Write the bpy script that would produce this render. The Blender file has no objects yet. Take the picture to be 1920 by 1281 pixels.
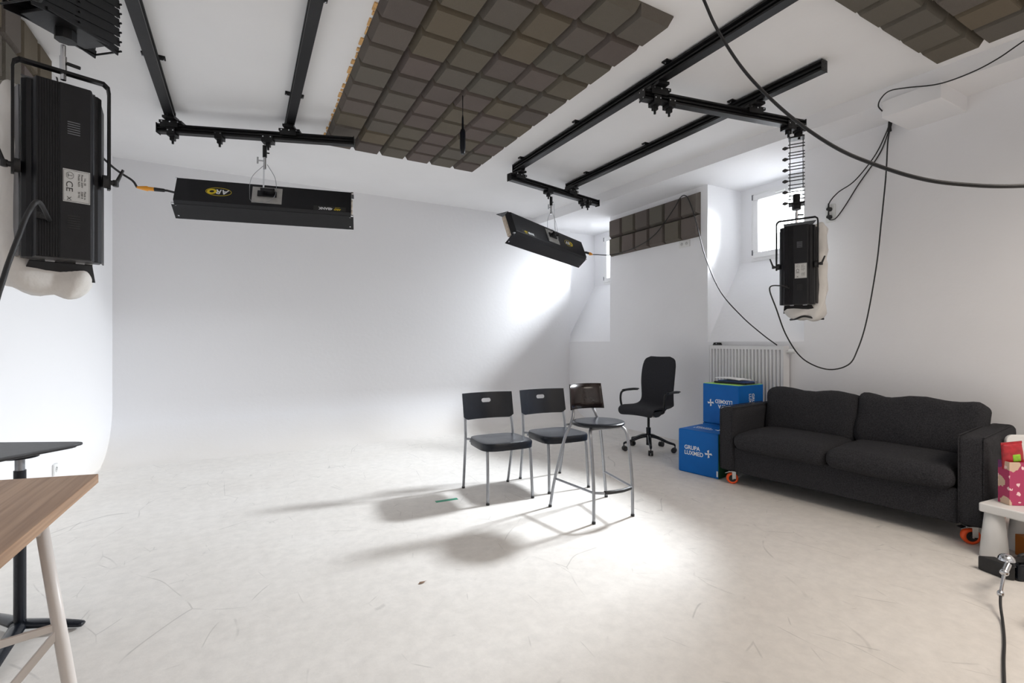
import bpy, bmesh, math, random
from mathutils import Vector, Matrix, noise
R = math.radians
random.seed(7)
SC = bpy.context.scene
COL = SC.collection

# ------------------------------------------------------------------ camera
CAM_H = 1.22
cd = bpy.data.cameras.new('camera'); cam = bpy.data.objects.new('camera', cd); COL.objects.link(cam)
cam.location = (0, 0, CAM_H); cam.rotation_euler = (R(90), 0, R(-29.1))
cd.sensor_width = 36; cd.lens = 36 * 907 / 1920; cd.clip_start = 0.05
SC.camera = cam
# ------------------------------------------------------------------ sky, light, exposure
SC.view_settings.view_transform = 'Standard'; SC.view_settings.look = 'None'
SC.view_settings.gamma = 1; SC.view_settings.use_curve_mapping = False
SC.view_settings.exposure = 0.18
SC.cycles.max_bounces = 10; SC.cycles.diffuse_bounces = 7; SC.cycles.transparent_max_bounces = 8
SC.cycles.sample_clamp_indirect = 6
w = bpy.data.worlds.new('world'); SC.world = w; w.use_nodes = True
w.node_tree.nodes['Background'].inputs[0].default_value = (0.93, 0.96, 1, 1)
w.node_tree.nodes['Background'].inputs[1].default_value = 6.0

def area(name, loc, d, sx, sy, power, color, spread=180):
    l = bpy.data.lights.new(name, 'AREA'); l.shape = 'RECTANGLE'; l.size = sx; l.size_y = sy
    l.energy = power; l.color = color; l.spread = R(spread)
    o = bpy.data.objects.new(name, l); COL.objects.link(o); o.location = loc
    o.rotation_euler = Vector(d).to_track_quat('-Z', 'Y').to_euler()
    return o
# daylight falling steeply through the two basement windows
area('daylight_near_window', (5.62, 3.19, 2.82), (-1, 0, -0.76), 0.42, 0.34, 104, (0.90, 0.95, 1), 85)
area('daylight_far_window', (5.62, 5.94, 2.82), (-1, 0.02, -0.70), 0.60, 0.45, 66, (0.90, 0.95, 1), 92)
# two unseen fill lights added behind the camera to brighten the room
area('rear_fill_light', (1.6, -2.3, 1.9), (0, 1, 0.05), 4.6, 1.9, 12, (1, 0.97, 0.94), 180)
area('overhead_fill_light', (2.9, -0.7, 3.05), (0.05, 0.30, -1), 2.2, 1.0, 44, (1, 0.89, 0.78), 125)  # added warm fill for the front floor and right wall

# ------------------------------------------------------------------ materials
def mat(name, col, rough=0.5, metal=0.0, noise_amt=0, nscale=8, bump=0, bscale=60, spec=None, coat=0, emit=None):
    m = bpy.data.materials.new(name); m.use_nodes = True
    nt = m.node_tree; b = nt.nodes['Principled BSDF']
    b.inputs['Base Color'].default_value = (*col, 1); b.inputs['Roughness'].default_value = rough
    b.inputs['Metallic'].default_value = metal
    if spec is not None: b.inputs['Specular IOR Level'].default_value = spec
    if coat: b.inputs['Coat Weight'].default_value = coat
    tc = nt.nodes.new('ShaderNodeTexCoord')
    if noise_amt:
        n = nt.nodes.new('ShaderNodeTexNoise'); n.inputs['Scale'].default_value = nscale; n.inputs['Detail'].default_value = 5
        r = nt.nodes.new('ShaderNodeMapRange'); r.inputs[3].default_value = 1 - noise_amt; r.inputs[4].default_value = 1 + noise_amt
        r.inputs[1].default_value = .3; r.inputs[2].default_value = .7
        mx = nt.nodes.new('ShaderNodeVectorMath'); mx.operation = 'SCALE'; mx.inputs[0].default_value = col
        nt.links.new(tc.outputs['Object'], n.inputs['Vector']); nt.links.new(n.outputs[0], r.inputs[0])
        nt.links.new(r.outputs[0], mx.inputs['Scale']); nt.links.new(mx.outputs[0], b.inputs['Base Color'])
    if bump:
        n2 = nt.nodes.new('ShaderNodeTexNoise'); n2.inputs['Scale'].default_value = bscale; n2.inputs['Detail'].default_value = 3
        bp = nt.nodes.new('ShaderNodeBump'); bp.inputs['Strength'].default_value = bump; bp.inputs['Distance'].default_value = 0.01
        nt.links.new(tc.outputs['Object'], n2.inputs['Vector']); nt.links.new(n2.outputs[0], bp.inputs['Height'])
        nt.links.new(bp.outputs[0], b.inputs['Normal'])
    return m

M_WALL = mat('white_wall_paint', (0.83, 0.83, 0.845), 0.75, noise_amt=.02, nscale=1.3, bump=.12, bscale=25)
M_CEIL = mat('white_ceiling_paint', (0.86, 0.86, 0.865), 0.85, noise_amt=.015, nscale=2, bump=.1, bscale=18)
M_BLACKM = mat('black_anodised_metal', (0.006, 0.006, 0.007), 0.42, 0.0, spec=.35, noise_amt=.2, nscale=30, bump=.05, bscale=200)
M_BLACKP = mat('black_painted_sheet', (0.007, 0.007, 0.009), 0.45, 0.0, spec=.35, noise_amt=.15, nscale=20, bump=.05, bscale=300)
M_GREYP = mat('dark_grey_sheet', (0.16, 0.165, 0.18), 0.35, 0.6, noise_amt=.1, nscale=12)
M_RUBBER = mat('black_rubber', (0.013, 0.013, 0.014), 0.55, bump=.1, bscale=200)
M_CHROME = mat('chrome', (0.62, 0.63, 0.65), 0.18, 1.0, noise_amt=.05)
M_STEEL = mat('silver_painted_steel', (0.30, 0.31, 0.33), 0.32, 0.75, noise_amt=.06, nscale=40)
M_PLATE = mat('bare_aluminium_plate', (0.42, 0.41, 0.39), 0.45, 0.5, noise_amt=.1, nscale=30)
M_PLASTB = mat('black_moulded_plastic', (0.008, 0.010, 0.015), 0.27, spec=.32, noise_amt=.1, nscale=14, bump=.06, bscale=120)
M_BROWNB = mat('black_brown_lacquer', (0.020, 0.013, 0.012), 0.22, noise_amt=.3, nscale=9)
M_FABRIC = mat('charcoal_sofa_fabric', (0.032, 0.032, 0.036), 0.95, noise_amt=.45, nscale=160, bump=.5, bscale=420, spec=.2)
M_OFFICE = mat('charcoal_chair_fabric', (0.028, 0.029, 0.034), 0.9, noise_amt=.3, nscale=200, bump=.4, bscale=500, spec=.25)
M_CLOTH = mat('white_diffusion_cloth', (0.72, 0.70, 0.67), 0.9, noise_amt=.06, nscale=9, bump=.6, bscale=14)
M_WHITEP = mat('white_plastic', (0.74, 0.74, 0.73), 0.4, noise_amt=.02)
M_WFRAME = mat('white_window_plastic', (0.82, 0.82, 0.82), 0.35, noise_amt=.02)
M_RAD = mat('white_radiator_enamel', (0.74, 0.74, 0.75), 0.35, noise_amt=.02)
M_BLUE = mat('blue_vinyl', (0.0, 0.125, 0.46), 0.5, spec=.25, noise_amt=.06, nscale=6, bump=.15, bscale=12)
M_LIME = mat('lime_vinyl', (0.30, 0.62, 0.10), 0.5, noise_amt=.05)
M_GREEN = mat('dark_green_vinyl', (0.02, 0.12, 0.05), 0.5, noise_amt=.05)
M_WHITEI = mat('white_print', (0.80, 0.82, 0.84), 0.5, noise_amt=.02)
M_YELLOWI = mat('yellow_print', (0.75, 0.56, 0.02), 0.5, noise_amt=.02)
M_BLACKI = mat('black_print', (0.02, 0.02, 0.02), 0.5, noise_amt=.02)
M_LABEL = mat('silver_label', (0.55, 0.55, 0.54), 0.5, noise_amt=.03)
M_ORANGEP = mat('orange_connector_plastic', (0.80, 0.33, 0.02), 0.4, noise_amt=.05)
M_CASTER = mat('orange_rubber_wheel', (0.85, 0.09, 0.01), 0.45, noise_amt=.05)
M_TAPE = mat('green_tape', (0.01, 0.30, 0.17), 0.45, noise_amt=.08, nscale=60)
M_TRESTLE = mat('off_white_lacquer', (0.62, 0.58, 0.55), 0.4, noise_amt=.03)
M_DARKTOP = mat('charcoal_table_laminate', (0.035, 0.035, 0.038), 0.45, noise_amt=.25, nscale=40)
M_GLUE = mat('dried_orange_glue', (0.70, 0.42, 0.17), 0.8, noise_amt=.25, nscale=30, bump=.5, bscale=40)
M_PINK = None
M_RED = mat('red_wrapper', (0.38, 0.02, 0.03), 0.3, noise_amt=.35, nscale=30)
M_APPLE = mat('green_wrapper_print', (0.25, 0.50, 0.03), 0.4, noise_amt=.2, nscale=40)
M_ORANGEB = mat('orange_cardboard', (0.42, 0.13, 0.01), 0.6, noise_amt=.15)
M_PAPER = mat('white_paper', (0.82, 0.82, 0.83), 0.7, noise_amt=.02)
M_LEAF = mat('dry_leaf', (0.30, 0.20, 0.14), 0.8, noise_amt=.4, nscale=80)
M_TUBE = mat('white_fluorescent_tube', (0.85, 0.84, 0.80), 0.25, noise_amt=.01)
M_REFL = mat('cream_end_socket', (0.62, 0.54, 0.45), 0.5, noise_amt=.08, nscale=40)

def pane_mat():
    m = bpy.data.materials.new('window_glass'); m.use_nodes = True; nt = m.node_tree; nt.nodes.clear()
    o = nt.nodes.new('ShaderNodeOutputMaterial'); t = nt.nodes.new('ShaderNodeBsdfTransparent'); g = nt.nodes.new('ShaderNodeBsdfGlossy')
    g.inputs['Roughness'].default_value = .03; mx = nt.nodes.new('ShaderNodeMixShader')
    fr = nt.nodes.new('ShaderNodeFresnel'); fr.inputs[0].default_value = 1.45
    nt.links.new(fr.outputs[0], mx.inputs[0]); nt.links.new(t.outputs[0], mx.inputs[1]); nt.links.new(g.outputs[0], mx.inputs[2])
    nt.links.new(mx.outputs[0], o.inputs[0]); return m
M_GLASS = pane_mat()

def foam_mat():
    m = mat('grey_brown_acoustic_foam', (0.05, 0.045, 0.04), 0.95, bump=.4, bscale=150, spec=.1)
    nt = m.node_tree; b = nt.nodes['Principled BSDF']
    oi = nt.nodes.new('ShaderNodeObjectInfo'); cr = nt.nodes.new('ShaderNodeValToRGB')
    cr.color_ramp.elements[0].color = (0.127, 0.111, 0.101, 1); cr.color_ramp.elements[1].color = (0.159, 0.133, 0.098, 1)
    e = cr.color_ramp.elements.new(.35); e.color = (0.150, 0.124, 0.114, 1)
    e = cr.color_ramp.elements.new(.7); e.color = (0.137, 0.127, 0.108, 1)
    nt.links.new(oi.outputs['Random'], cr.inputs[0]); nt.links.new(cr.outputs[0], b.inputs['Base Color'])
    return m
M_FOAM = foam_mat()

def wood_mat(name, c1, c2, axis=0, sc=1.0):
    m = mat(name, c1, 0.5); nt = m.node_tree; b = nt.nodes['Principled BSDF']
    tc = nt.nodes.new('ShaderNodeTexCoord'); mp = nt.nodes.new('ShaderNodeMapping')
    s = [55 * sc, 55 * sc, 55 * sc]; s[axis] = 2.2 * sc
    mp.inputs['Scale'].default_value = s
    n = nt.nodes.new('ShaderNodeTexNoise'); n.inputs['Scale'].default_value = 1; n.inputs['Detail'].default_value = 4; n.inputs['Distortion'].default_value = .4
    br = nt.nodes.new('ShaderNodeTexNoise'); mp2 = nt.nodes.new('ShaderNodeMapping')
    s2 = [22 * sc, 22 * sc, 22 * sc]; s2[axis] = .15; mp2.inputs['Scale'].default_value = s2; br.inputs['Detail'].default_value = 0
    add = nt.nodes.new('ShaderNodeMath'); add.operation = 'MULTIPLY_ADD'; add.inputs[1].default_value = .6
    cr = nt.nodes.new('ShaderNodeValToRGB'); cr.color_ramp.elements[0].position = .55; cr.color_ramp.elements[1].position = 1.05
    cr.color_ramp.elements[0].color = (*c1, 1); cr.color_ramp.elements[1].color = (*c2, 1)
    nt.links.new(tc.outputs['Object'], mp.inputs[0]); nt.links.new(mp.outputs[0], n.inputs['Vector'])
    nt.links.new(tc.outputs['Object'], mp2.inputs[0]); nt.links.new(mp2.outputs[0], br.inputs['Vector'])
    nt.links.new(br.outputs[0], add.inputs[0]); nt.links.new(n.outputs[0], add.inputs[2]); nt.links.new(add.outputs[0], cr.inputs[0])
    nt.links.new(cr.outputs[0], b.inputs['Base Color']); return m
M_WOOD = wood_mat('light_oak_desktop', (0.27, 0.155, 0.088), (0.40, 0.25, 0.15), axis=1)
M_WOOD2 = wood_mat('oak_board', (0.42, 0.24, 0.12), (0.55, 0.34, 0.19), axis=2)

def floor_mat():
    m = mat('scuffed_white_floor_paint', (0.66, 0.63, 0.59), 0.55)
    nt = m.node_tree; N = nt.nodes.new; L = nt.links.new; b = nt.nodes['Principled BSDF']
    tc = N('ShaderNodeTexCoord')
    n1 = N('ShaderNodeTexNoise'); n1.inputs['Scale'].default_value = .9; n1.inputs['Detail'].default_value = 4; n1.inputs['Roughness'].default_value = .6
    n2 = N('ShaderNodeTexNoise'); n2.inputs['Scale'].default_value = 14; n2.inputs['Detail'].default_value = 6; n2.inputs['Roughness'].default_value = .7
    L(tc.outputs['Object'], n1.inputs['Vector']); L(tc.outputs['Object'], n2.inputs['Vector'])
    cr = N('ShaderNodeValToRGB'); cr.color_ramp.elements[0].position = .3; cr.color_ramp.elements[1].position = .7
    cr.color_ramp.elements[0].color = (0.70, 0.67, 0.63, 1); cr.color_ramp.elements[1].color = (0.76, 0.735, 0.70, 1)
    L(n1.outputs[0], cr.inputs[0])
    mot = N('ShaderNodeMapRange'); mot.inputs[1].default_value = .3; mot.inputs[2].default_value = .62; mot.inputs[3].default_value = .90; mot.inputs[4].default_value = 1.02
    L(n2.outputs[0], mot.inputs[0])
    fac = mot.outputs[0]
    # scratches: warped cell edges, thin and broken up
    for sc, th, seed, depth, mlo in ((1.1, .0030, 0.0, .20, .56), (2.1, .005, 7.3, .24, .54), (4.2, .009, 3.1, .20, .57), (7.5, .016, 5.9, .16, .60)):
        mp = N('ShaderNodeMapping'); mp.inputs['Location'].default_value = (seed, seed * 2, 0); mp.inputs['Rotation'].default_value = (0, 0, seed)
        mp.inputs['Scale'].default_value = (1, .6, 1)
        wn = N('ShaderNodeTexNoise'); wn.inputs['Scale'].default_value = 1.1; wn.inputs['Detail'].default_value = 2
        va = N('ShaderNodeMix'); va.data_type = 'VECTOR'; va.inputs[0].default_value = .30
        vo = N('ShaderNodeTexVoronoi'); vo.feature = 'DISTANCE_TO_EDGE'; vo.inputs['Scale'].default_value = sc
        L(tc.outputs['Object'], mp.inputs[0]); L(mp.outputs[0], wn.inputs['Vector'])
        L(mp.outputs[0], va.inputs[4]); L(wn.outputs[1], va.inputs[5]); L(va.outputs[1], vo.inputs['Vector'])
        e = N('ShaderNodeMapRange'); e.inputs[1].default_value = th * .3; e.inputs[2].default_value = th; e.inputs[3].default_value = 1; e.inputs[4].default_value = 0
        L(vo.outputs['Distance'], e.inputs[0])
        mk = N('ShaderNodeTexNoise'); mk.inputs['Scale'].default_value = 2.3 * sc ** .5; mk.inputs['Detail'].default_value = 3
        L(mp.outputs[0], mk.inputs['Vector'])
        mr = N('ShaderNodeMapRange'); mr.inputs[1].default_value = mlo; mr.inputs[2].default_value = mlo + .06
        L(mk.outputs[0], mr.inputs[0])
        mu = N('ShaderNodeMath'); mu.operation = 'MULTIPLY'; L(e.outputs[0], mu.inputs[0]); L(mr.outputs[0], mu.inputs[1])
        sb = N('ShaderNodeMath'); sb.operation = 'MULTIPLY_ADD'; sb.inputs[1].default_value = -depth; sb.inputs[2].default_value = 1
        L(mu.outputs[0], sb.inputs[0])
        m2 = N('ShaderNodeMath'); m2.operation = 'MULTIPLY'; L(fac, m2.inputs[0]); L(sb.outputs[0], m2.inputs[1]); fac = m2.outputs[0]
    vm = N('ShaderNodeVectorMath'); vm.operation = 'SCALE'; L(cr.outputs[0], vm.inputs[0]); L(fac, vm.inputs['Scale'])
    L(vm.outputs[0], b.inputs['Base Color'])
    rr = N('ShaderNodeMapRange'); rr.inputs[3].default_value = .42; rr.inputs[4].default_value = .68; L(n2.outputs[0], rr.inputs[0]); L(rr.outputs[0], b.inputs['Roughness'])
    bp = N('ShaderNodeBump'); bp.inputs['Strength'].default_value = .10; bp.inputs['Distance'].default_value = .01; L(n2.outputs[0], bp.inputs['Height']); L(bp.outputs[0], b.inputs['Normal'])
    return m
M_FLOOR = floor_mat()
def cyc_mat():
    """wall paint that runs over into the floor paint along the foot of the cove"""
    m = mat('cove_paint', (0.80, 0.80, 0.815), 0.72, bump=.1, bscale=25); nt = m.node_tree; N = nt.nodes.new; L = nt.links.new
    b = nt.nodes['Principled BSDF']; tc = N('ShaderNodeTexCoord'); sp = N('ShaderNodeSeparateXYZ'); L(tc.outputs['Object'], sp.inputs[0])
    n = N('ShaderNodeTexNoise'); n.inputs['Scale'].default_value = 2.5; L(tc.outputs['Object'], n.inputs['Vector'])
    ad = N('ShaderNodeMath'); ad.operation = 'MULTIPLY_ADD'; ad.inputs[1].default_value = .12; L(n.outputs[0], ad.inputs[0]); L(sp.outputs['Z'], ad.inputs[2])
    mr = N('ShaderNodeMapRange'); mr.inputs[1].default_value = .05; mr.inputs[2].default_value = .40; L(ad.outputs[0], mr.inputs[0])
    mx = N('ShaderNodeMix'); mx.data_type = 'RGBA'; mx.inputs[6].default_value = (0.73, 0.70, 0.665, 1); mx.inputs[7].default_value = (0.80, 0.80, 0.815, 1)
    L(mr.outputs[0], mx.inputs[0]); L(mx.outputs[2], b.inputs['Base Color']); return m
M_CYC = cyc_mat()

def floral_mat():
    m = mat('pink_floral_print', (0.42, 0.04, 0.12), 0.45); nt = m.node_tree; N = nt.nodes.new; L = nt.links.new
    b = nt.nodes['Principled BSDF']; tc = N('ShaderNodeTexCoord'); prev = None
    cur = (0.42, 0.04, 0.12, 1); src = None
    for sc, r0, col, off in ((8, .30, (0.16, 0.03, 0.13, 1), 3.3), (9.5, .34, (0.62, 0.45, 0.33, 1), 0.0), (22, .22, (0.85, 0.62, 0.62, 1), 1.7)):
        mp = N('ShaderNodeMapping'); mp.inputs['Location'].default_value = (off, off, off)
        wn = N('ShaderNodeTexNoise'); wn.inputs['Scale'].default_value = 60; mxv = N('ShaderNodeMix'); mxv.data_type = 'VECTOR'; mxv.inputs[0].default_value = .02
        vo = N('ShaderNodeTexVoronoi'); vo.inputs['Scale'].default_value = sc; vo.inputs['Randomness'].default_value = .8
        L(tc.outputs['Object'], mp.inputs[0]); L(mp.outputs[0], wn.inputs['Vector']); L(mp.outputs[0], mxv.inputs[4]); L(wn.outputs[1], mxv.inputs[5]); L(mxv.outputs[1], vo.inputs['Vector'])
        lt = N('ShaderNodeMath'); lt.operation = 'LESS_THAN'; lt.inputs[1].default_value = r0; L(vo.outputs['Distance'], lt.inputs[0])
        mx = N('ShaderNodeMix'); mx.data_type = 'RGBA'; mx.inputs[7].default_value = col; L(lt.outputs[0], mx.inputs[0])
        if src is None: mx.inputs[6].default_value = cur
        else: L(src, mx.inputs[6])
        src = mx.outputs[2]
    L(src, b.inputs['Base Color']); return m
M_PINK = floral_mat()

# ------------------------------------------------------------------ mesh helpers
def NB(): return bmesh.new()
def add_box(bm, c, s, rot=None, mi=0):
    r = bmesh.ops.create_cube(bm, size=1.0)
    m = Matrix.Translation(c) @ (rot.to_4x4() if rot else Matrix()) @ Matrix.Diagonal((*s, 1))
    bmesh.ops.transform(bm, matrix=m, verts=r['verts'])
    for v in r['verts']:
        for f in v.link_faces: f.material_index = mi
    return r['verts']
def mm(bm, lo, hi, mi=0):
    lo, hi = Vector(lo), Vector(hi); return add_box(bm, (lo + hi) / 2, hi - lo, mi=mi)
def add_cyl(bm, p0, p1, r, r2=None, seg=14, mi=0):
    p0, p1 = Vector(p0), Vector(p1); d = p1 - p0
    res = bmesh.ops.create_cone(bm, cap_ends=True, segments=seg, radius1=r, radius2=r if r2 is None else r2, depth=d.length)
    m = Matrix.Translation((p0 + p1) / 2) @ d.to_track_quat('Z', 'Y').to_matrix().to_4x4()
    bmesh.ops.transform(bm, matrix=m, verts=res['verts'])
    for v in res['verts']:
        for f in v.link_faces: f.material_index = mi
    return res['verts']
def add_bar(bm, p0, p1, w, h, up=(0, 0, 1)):
    p0, p1 = Vector(p0), Vector(p1); d = (p1 - p0); z = d.normalized(); x = Vector(up).cross(z)
    if x.length < 1e-4: x = Vector((1, 0, 0)).cross(z)
    x.normalize(); y = z.cross(x)
    rot = Matrix((x, y, z)).transposed()
    return add_box(bm, (p0 + p1) / 2, (w, h, d.length), rot)
def smooth_path(pts, n=8):
    pts = [Vector(p) for p in pts]; out = []
    P = [pts[0] * 2 - pts[1]] + pts + [pts[-1] * 2 - pts[-2]]
    for i in range(1, len(P) - 2):
        for k in range(n):
            t = k / n; a, b, c, d = P[i - 1], P[i], P[i + 1], P[i + 2]
            out.append(.5 * ((2 * b) + (-a + c) * t + (2 * a - 5 * b + 4 * c - d) * t * t + (-a + 3 * b - 3 * c + d) * t ** 3))
    out.append(pts[-1]); return out
def add_tube(bm, pts, r, seg=10, smooth=0, flat=1.0):
    if smooth:
        if isinstance(r, (list, tuple)):
            r = [r[i] + (r[i + 1] - r[i]) * k / smooth for i in range(len(r) - 1) for k in range(smooth)] + [r[-1]]
        pts = smooth_path(pts, smooth)
    pts = [Vector(p) for p in pts]; n = len(pts); rings = []
    t0 = (pts[1] - pts[0]).normalized(); x = t0.orthogonal().normalized()
    if abs(t0.z) < .95 and flat != 1.0: x = Vector((0, 0, 1)).cross(t0).normalized()
    for i, p in enumerate(pts):
        t = (pts[min(i + 1, n - 1)] - pts[max(i - 1, 0)]).normalized()
        x = (x - t * x.dot(t)).normalized(); y = t.cross(x)
        rr = r[i] if isinstance(r, (list, tuple)) else r
        rings.append([bm.verts.new(p + (x * math.cos(a) + y * math.sin(a) * flat) * rr) for a in [2 * math.pi * k / seg for k in range(seg)]])
    for i in range(n - 1):
        for k in range(seg):
            f = bm.faces.new((rings[i][k], rings[i][(k + 1) % seg], rings[i + 1][(k + 1) % seg], rings[i + 1][k])); f.smooth = True
    bm.faces.new(rings[0][::-1]); bm.faces.new(rings[-1])
def add_prism(bm, poly, e0, e1, mapf, mi=0):
    """poly: 2D list; mapf(u,v,t)->xyz, extruded between t=e0 and t=e1"""
    a = [bm.verts.new(mapf(u, v, e0)) for u, v in poly]; b = [bm.verts.new(mapf(u, v, e1)) for u, v in poly]
    n = len(poly); fs = []
    for i in range(n): fs.append(bm.faces.new((a[i], a[(i + 1) % n], b[(i + 1) % n], b[i])))
    fs.append(bm.faces.new(a[::-1])); fs.append(bm.faces.new(b))
    for f in fs: f.material_index = mi
    return fs
def rrect(w, h, r, seg=5, cx=0, cy=0):
    out = []
    for sx, sy, a0 in ((1, 1, 0), (-1, 1, 90), (-1, -1, 180), (1, -1, 270)):
        for k in range(seg + 1):
            a = R(a0 + 90 * k / seg); out.append((cx + sx * (w / 2 - r) + r * math.cos(a), cy + sy * (h / 2 - r) + r * math.sin(a)))
    return out
def soft_box(bm, size, r, n=12, puff=0.0, wr=0.0, wsc=6, seed=0, mat4=None, sag=None):
    """rounded box, optionally plump and wrinkled"""
    n0 = len(bm.verts); res = bmesh.ops.create_cube(bm, size=2.0)
    es = list({e for v in res['verts'] for e in v.link_edges})
    bmesh.ops.subdivide_edges(bm, edges=es, cuts=n, use_grid_fill=True)
    bm.verts.ensure_lookup_table(); allv = list(bm.verts)[n0:]
    h = Vector(size) / 2; out = []
    for v in allv:
        q = Vector([math.copysign(abs(c) ** .72, c) for c in v.co]); p = Vector((q.x * h.x, q.y * h.y, q.z * h.z))
        inn = Vector([max(-(h[i] - r), min(h[i] - r, p[i])) for i in range(3)])
        d = p - inn
        if d.length > 1e-9: p = inn + d.normalized() * r
        if puff:
            ax = min(range(3), key=lambda i: size[i])
            o = [i for i in range(3) if i != ax]
            k = (1 - (p[o[0]] / h[o[0]]) ** 2) * (1 - (p[o[1]] / h[o[1]]) ** 2)
            p[ax] *= 1 + puff * k
        if wr:
            nn = noise.noise_vector(Vector((p.x * wsc + seed, p.y * wsc, p.z * wsc))); p += nn * wr
        if sag: p = sag(p)
        v.co = (mat4 @ p) if mat4 else p; out.append(v)
    for v in out:
        for f in v.link_faces: f.smooth = True
    return out

MW = {}
def link(o): COL.objects.link(o); return o
def thing(name, label, cat, loc=(0, 0, 0), rotz=0, group=None):
    o = link(bpy.data.objects.new(name, None)); o.location = loc; o.rotation_euler = (0, 0, rotz); o.empty_display_size = .05
    MW[o.name] = Matrix.Translation(loc) @ Matrix.Rotation(rotz, 4, 'Z')
    o['label'] = label; o['category'] = cat
    if group: o['group'] = group
    return o
def part(name, bm, m, parent=None, world=False, smooth=False, bevel=0, bseg=2, label=None, kind=None, fix=True, mx=None):
    if mx is not None: bmesh.ops.transform(bm, matrix=mx, verts=bm.verts)
    base = MW.get(parent.name, Matrix()) if parent else Matrix()
    if world and parent: bmesh.ops.transform(bm, matrix=base.inverted(), verts=bm.verts)
    if fix: bmesh.ops.recalc_face_normals(bm, faces=bm.faces)
    me = bpy.data.meshes.new(name); bm.to_mesh(me); bm.free()
    for q in (m if isinstance(m, (list, tuple)) else [m]): me.materials.append(q)
    if smooth:
        for p in me.polygons: p.use_smooth = True
    o = link(bpy.data.objects.new(name, me))
    if smooth and smooth != 'all':
        try: me.set_sharp_from_angle(angle=R(40))
        except Exception: pass
    if parent: o.parent = parent; MW[o.name] = base
    if bevel:
        b = o.modifiers.new('bevel', 'BEVEL'); b.width = bevel; b.segments = bseg; b.limit_method = 'ANGLE'; b.angle_limit = R(35)
    if label: o['label'] = label
    if kind: o['kind'] = kind
    return o
def struct(name, bm, m, **k): return part(name, bm, m, None, kind='structure', **k)
def single(name, bm, m, label, cat, group=None, **k):
    o = part(name, bm, m, None, label=label, **k); o['category'] = cat
    if group: o['group'] = group
    # put the origin at the base
    me = o.data; co = [v.co for v in me.vertices]
    c = Vector(((min(v.x for v in co) + max(v.x for v in co)) / 2, (min(v.y for v in co) + max(v.y for v in co)) / 2, min(v.z for v in co)))
    me.transform(Matrix.Translation(-c)); o.location = c
    return o
def dup(root, loc=None, rotz=None, label=None, group=None):
    def cp(o, par):
        c = link(o.copy())
        c.parent = par
        for ch in o.children: cp(ch, c)
        return c
    r = cp(root, None)
    if loc is not None: r.location = loc
    if rotz is not None: r.rotation_euler = (0, 0, rotz)
    MW[r.name] = Matrix.Translation(r.location) @ Matrix.Rotation(r.rotation_euler[2], 4, 'Z')
    if label: r['label'] = label
    if group: r['group'] = group
    return r
def frame(o, x, y):
    x = Vector(x).normalized(); y = Vector(y); y = (y - x * x.dot(y)).normalized(); z = x.cross(y)
    m = Matrix((x, y, z)).transposed().to_4x4(); m.translation = Vector(o); return m
def text_bm(body, size, shear=0, ext=0.0006, align='CENTER', sx=1.0, off=0.0):
    cu = bpy.data.curves.new('lettering', 'FONT'); cu.body = body; cu.size = size; cu.shear = shear; cu.extrude = ext; cu.align_x = align; cu.align_y = 'CENTER'
    cu.offset = off
    ob = link(bpy.data.objects.new('lettering', cu)); dg = bpy.context.evaluated_depsgraph_get()
    me = bpy.data.meshes.new_from_object(ob.evaluated_get(dg)); bm = NB(); bm.from_mesh(me)
    for f in bm.faces: f.material_index = 0
    bmesh.ops.scale(bm, vec=(sx, 1, 1), verts=bm.verts)
    bpy.data.objects.remove(ob); bpy.data.curves.remove(cu); bpy.data.meshes.remove(me); return bm

# ------------------------------------------------------------------ room
XL, XR, YB, YF = -1.2, 4.7, 6.5, -2.5
CZ, SZ = 3.165, 3.04           # ceiling and soffit heights
bm = NB(); mm(bm, (XL - .3, YF - .1, -.12), (XR + .1, YB + .3, 0)); floor = struct('floor', bm, M_FLOOR)
bm = NB(); mm(bm, (XL - .3, YF - .1, CZ), (XR + 1.2, YB + .3, CZ + .12)); struct('ceiling', bm, M_CEIL)
def cove(r, n=14):
    return [(r - r * math.sin(R(90) * k / n), r - r * math.cos(R(90) * k / n)) for k in range(n + 1)]
# back wall: upright, sweeping down to the floor in a cove
cr = .58; prof = [(YB + .2, -.05), (YB - cr - .05, -.05)] + [(YB - d, z) for d, z in cove(cr)] + [(YB, CZ), (YB + .2, CZ)]
bm = NB(); add_prism(bm, prof, XL - .1, XR + .02, lambda u, v, t: (t, u, v))
wb = struct('wall_back', bm, M_CYC, smooth=True)
cl = .02; prof = [(XL - .2, -.05), (XL + cl + .05, -.05)] + [(XL + d, z) for d, z in cove(cl, 4)] + [(XL, CZ), (XL - .2, CZ)]
bm = NB(); add_prism(bm, prof, YF, YB + .05, lambda u, v, t: (u, t, v))
struct('wall_left', bm, M_CYC, smooth=True)
bm = NB(); mm(bm, (XL - .2, YF - .2, -.05), (XR + .1, YF, CZ)); struct('wall_rear', bm, M_WALL)
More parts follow.
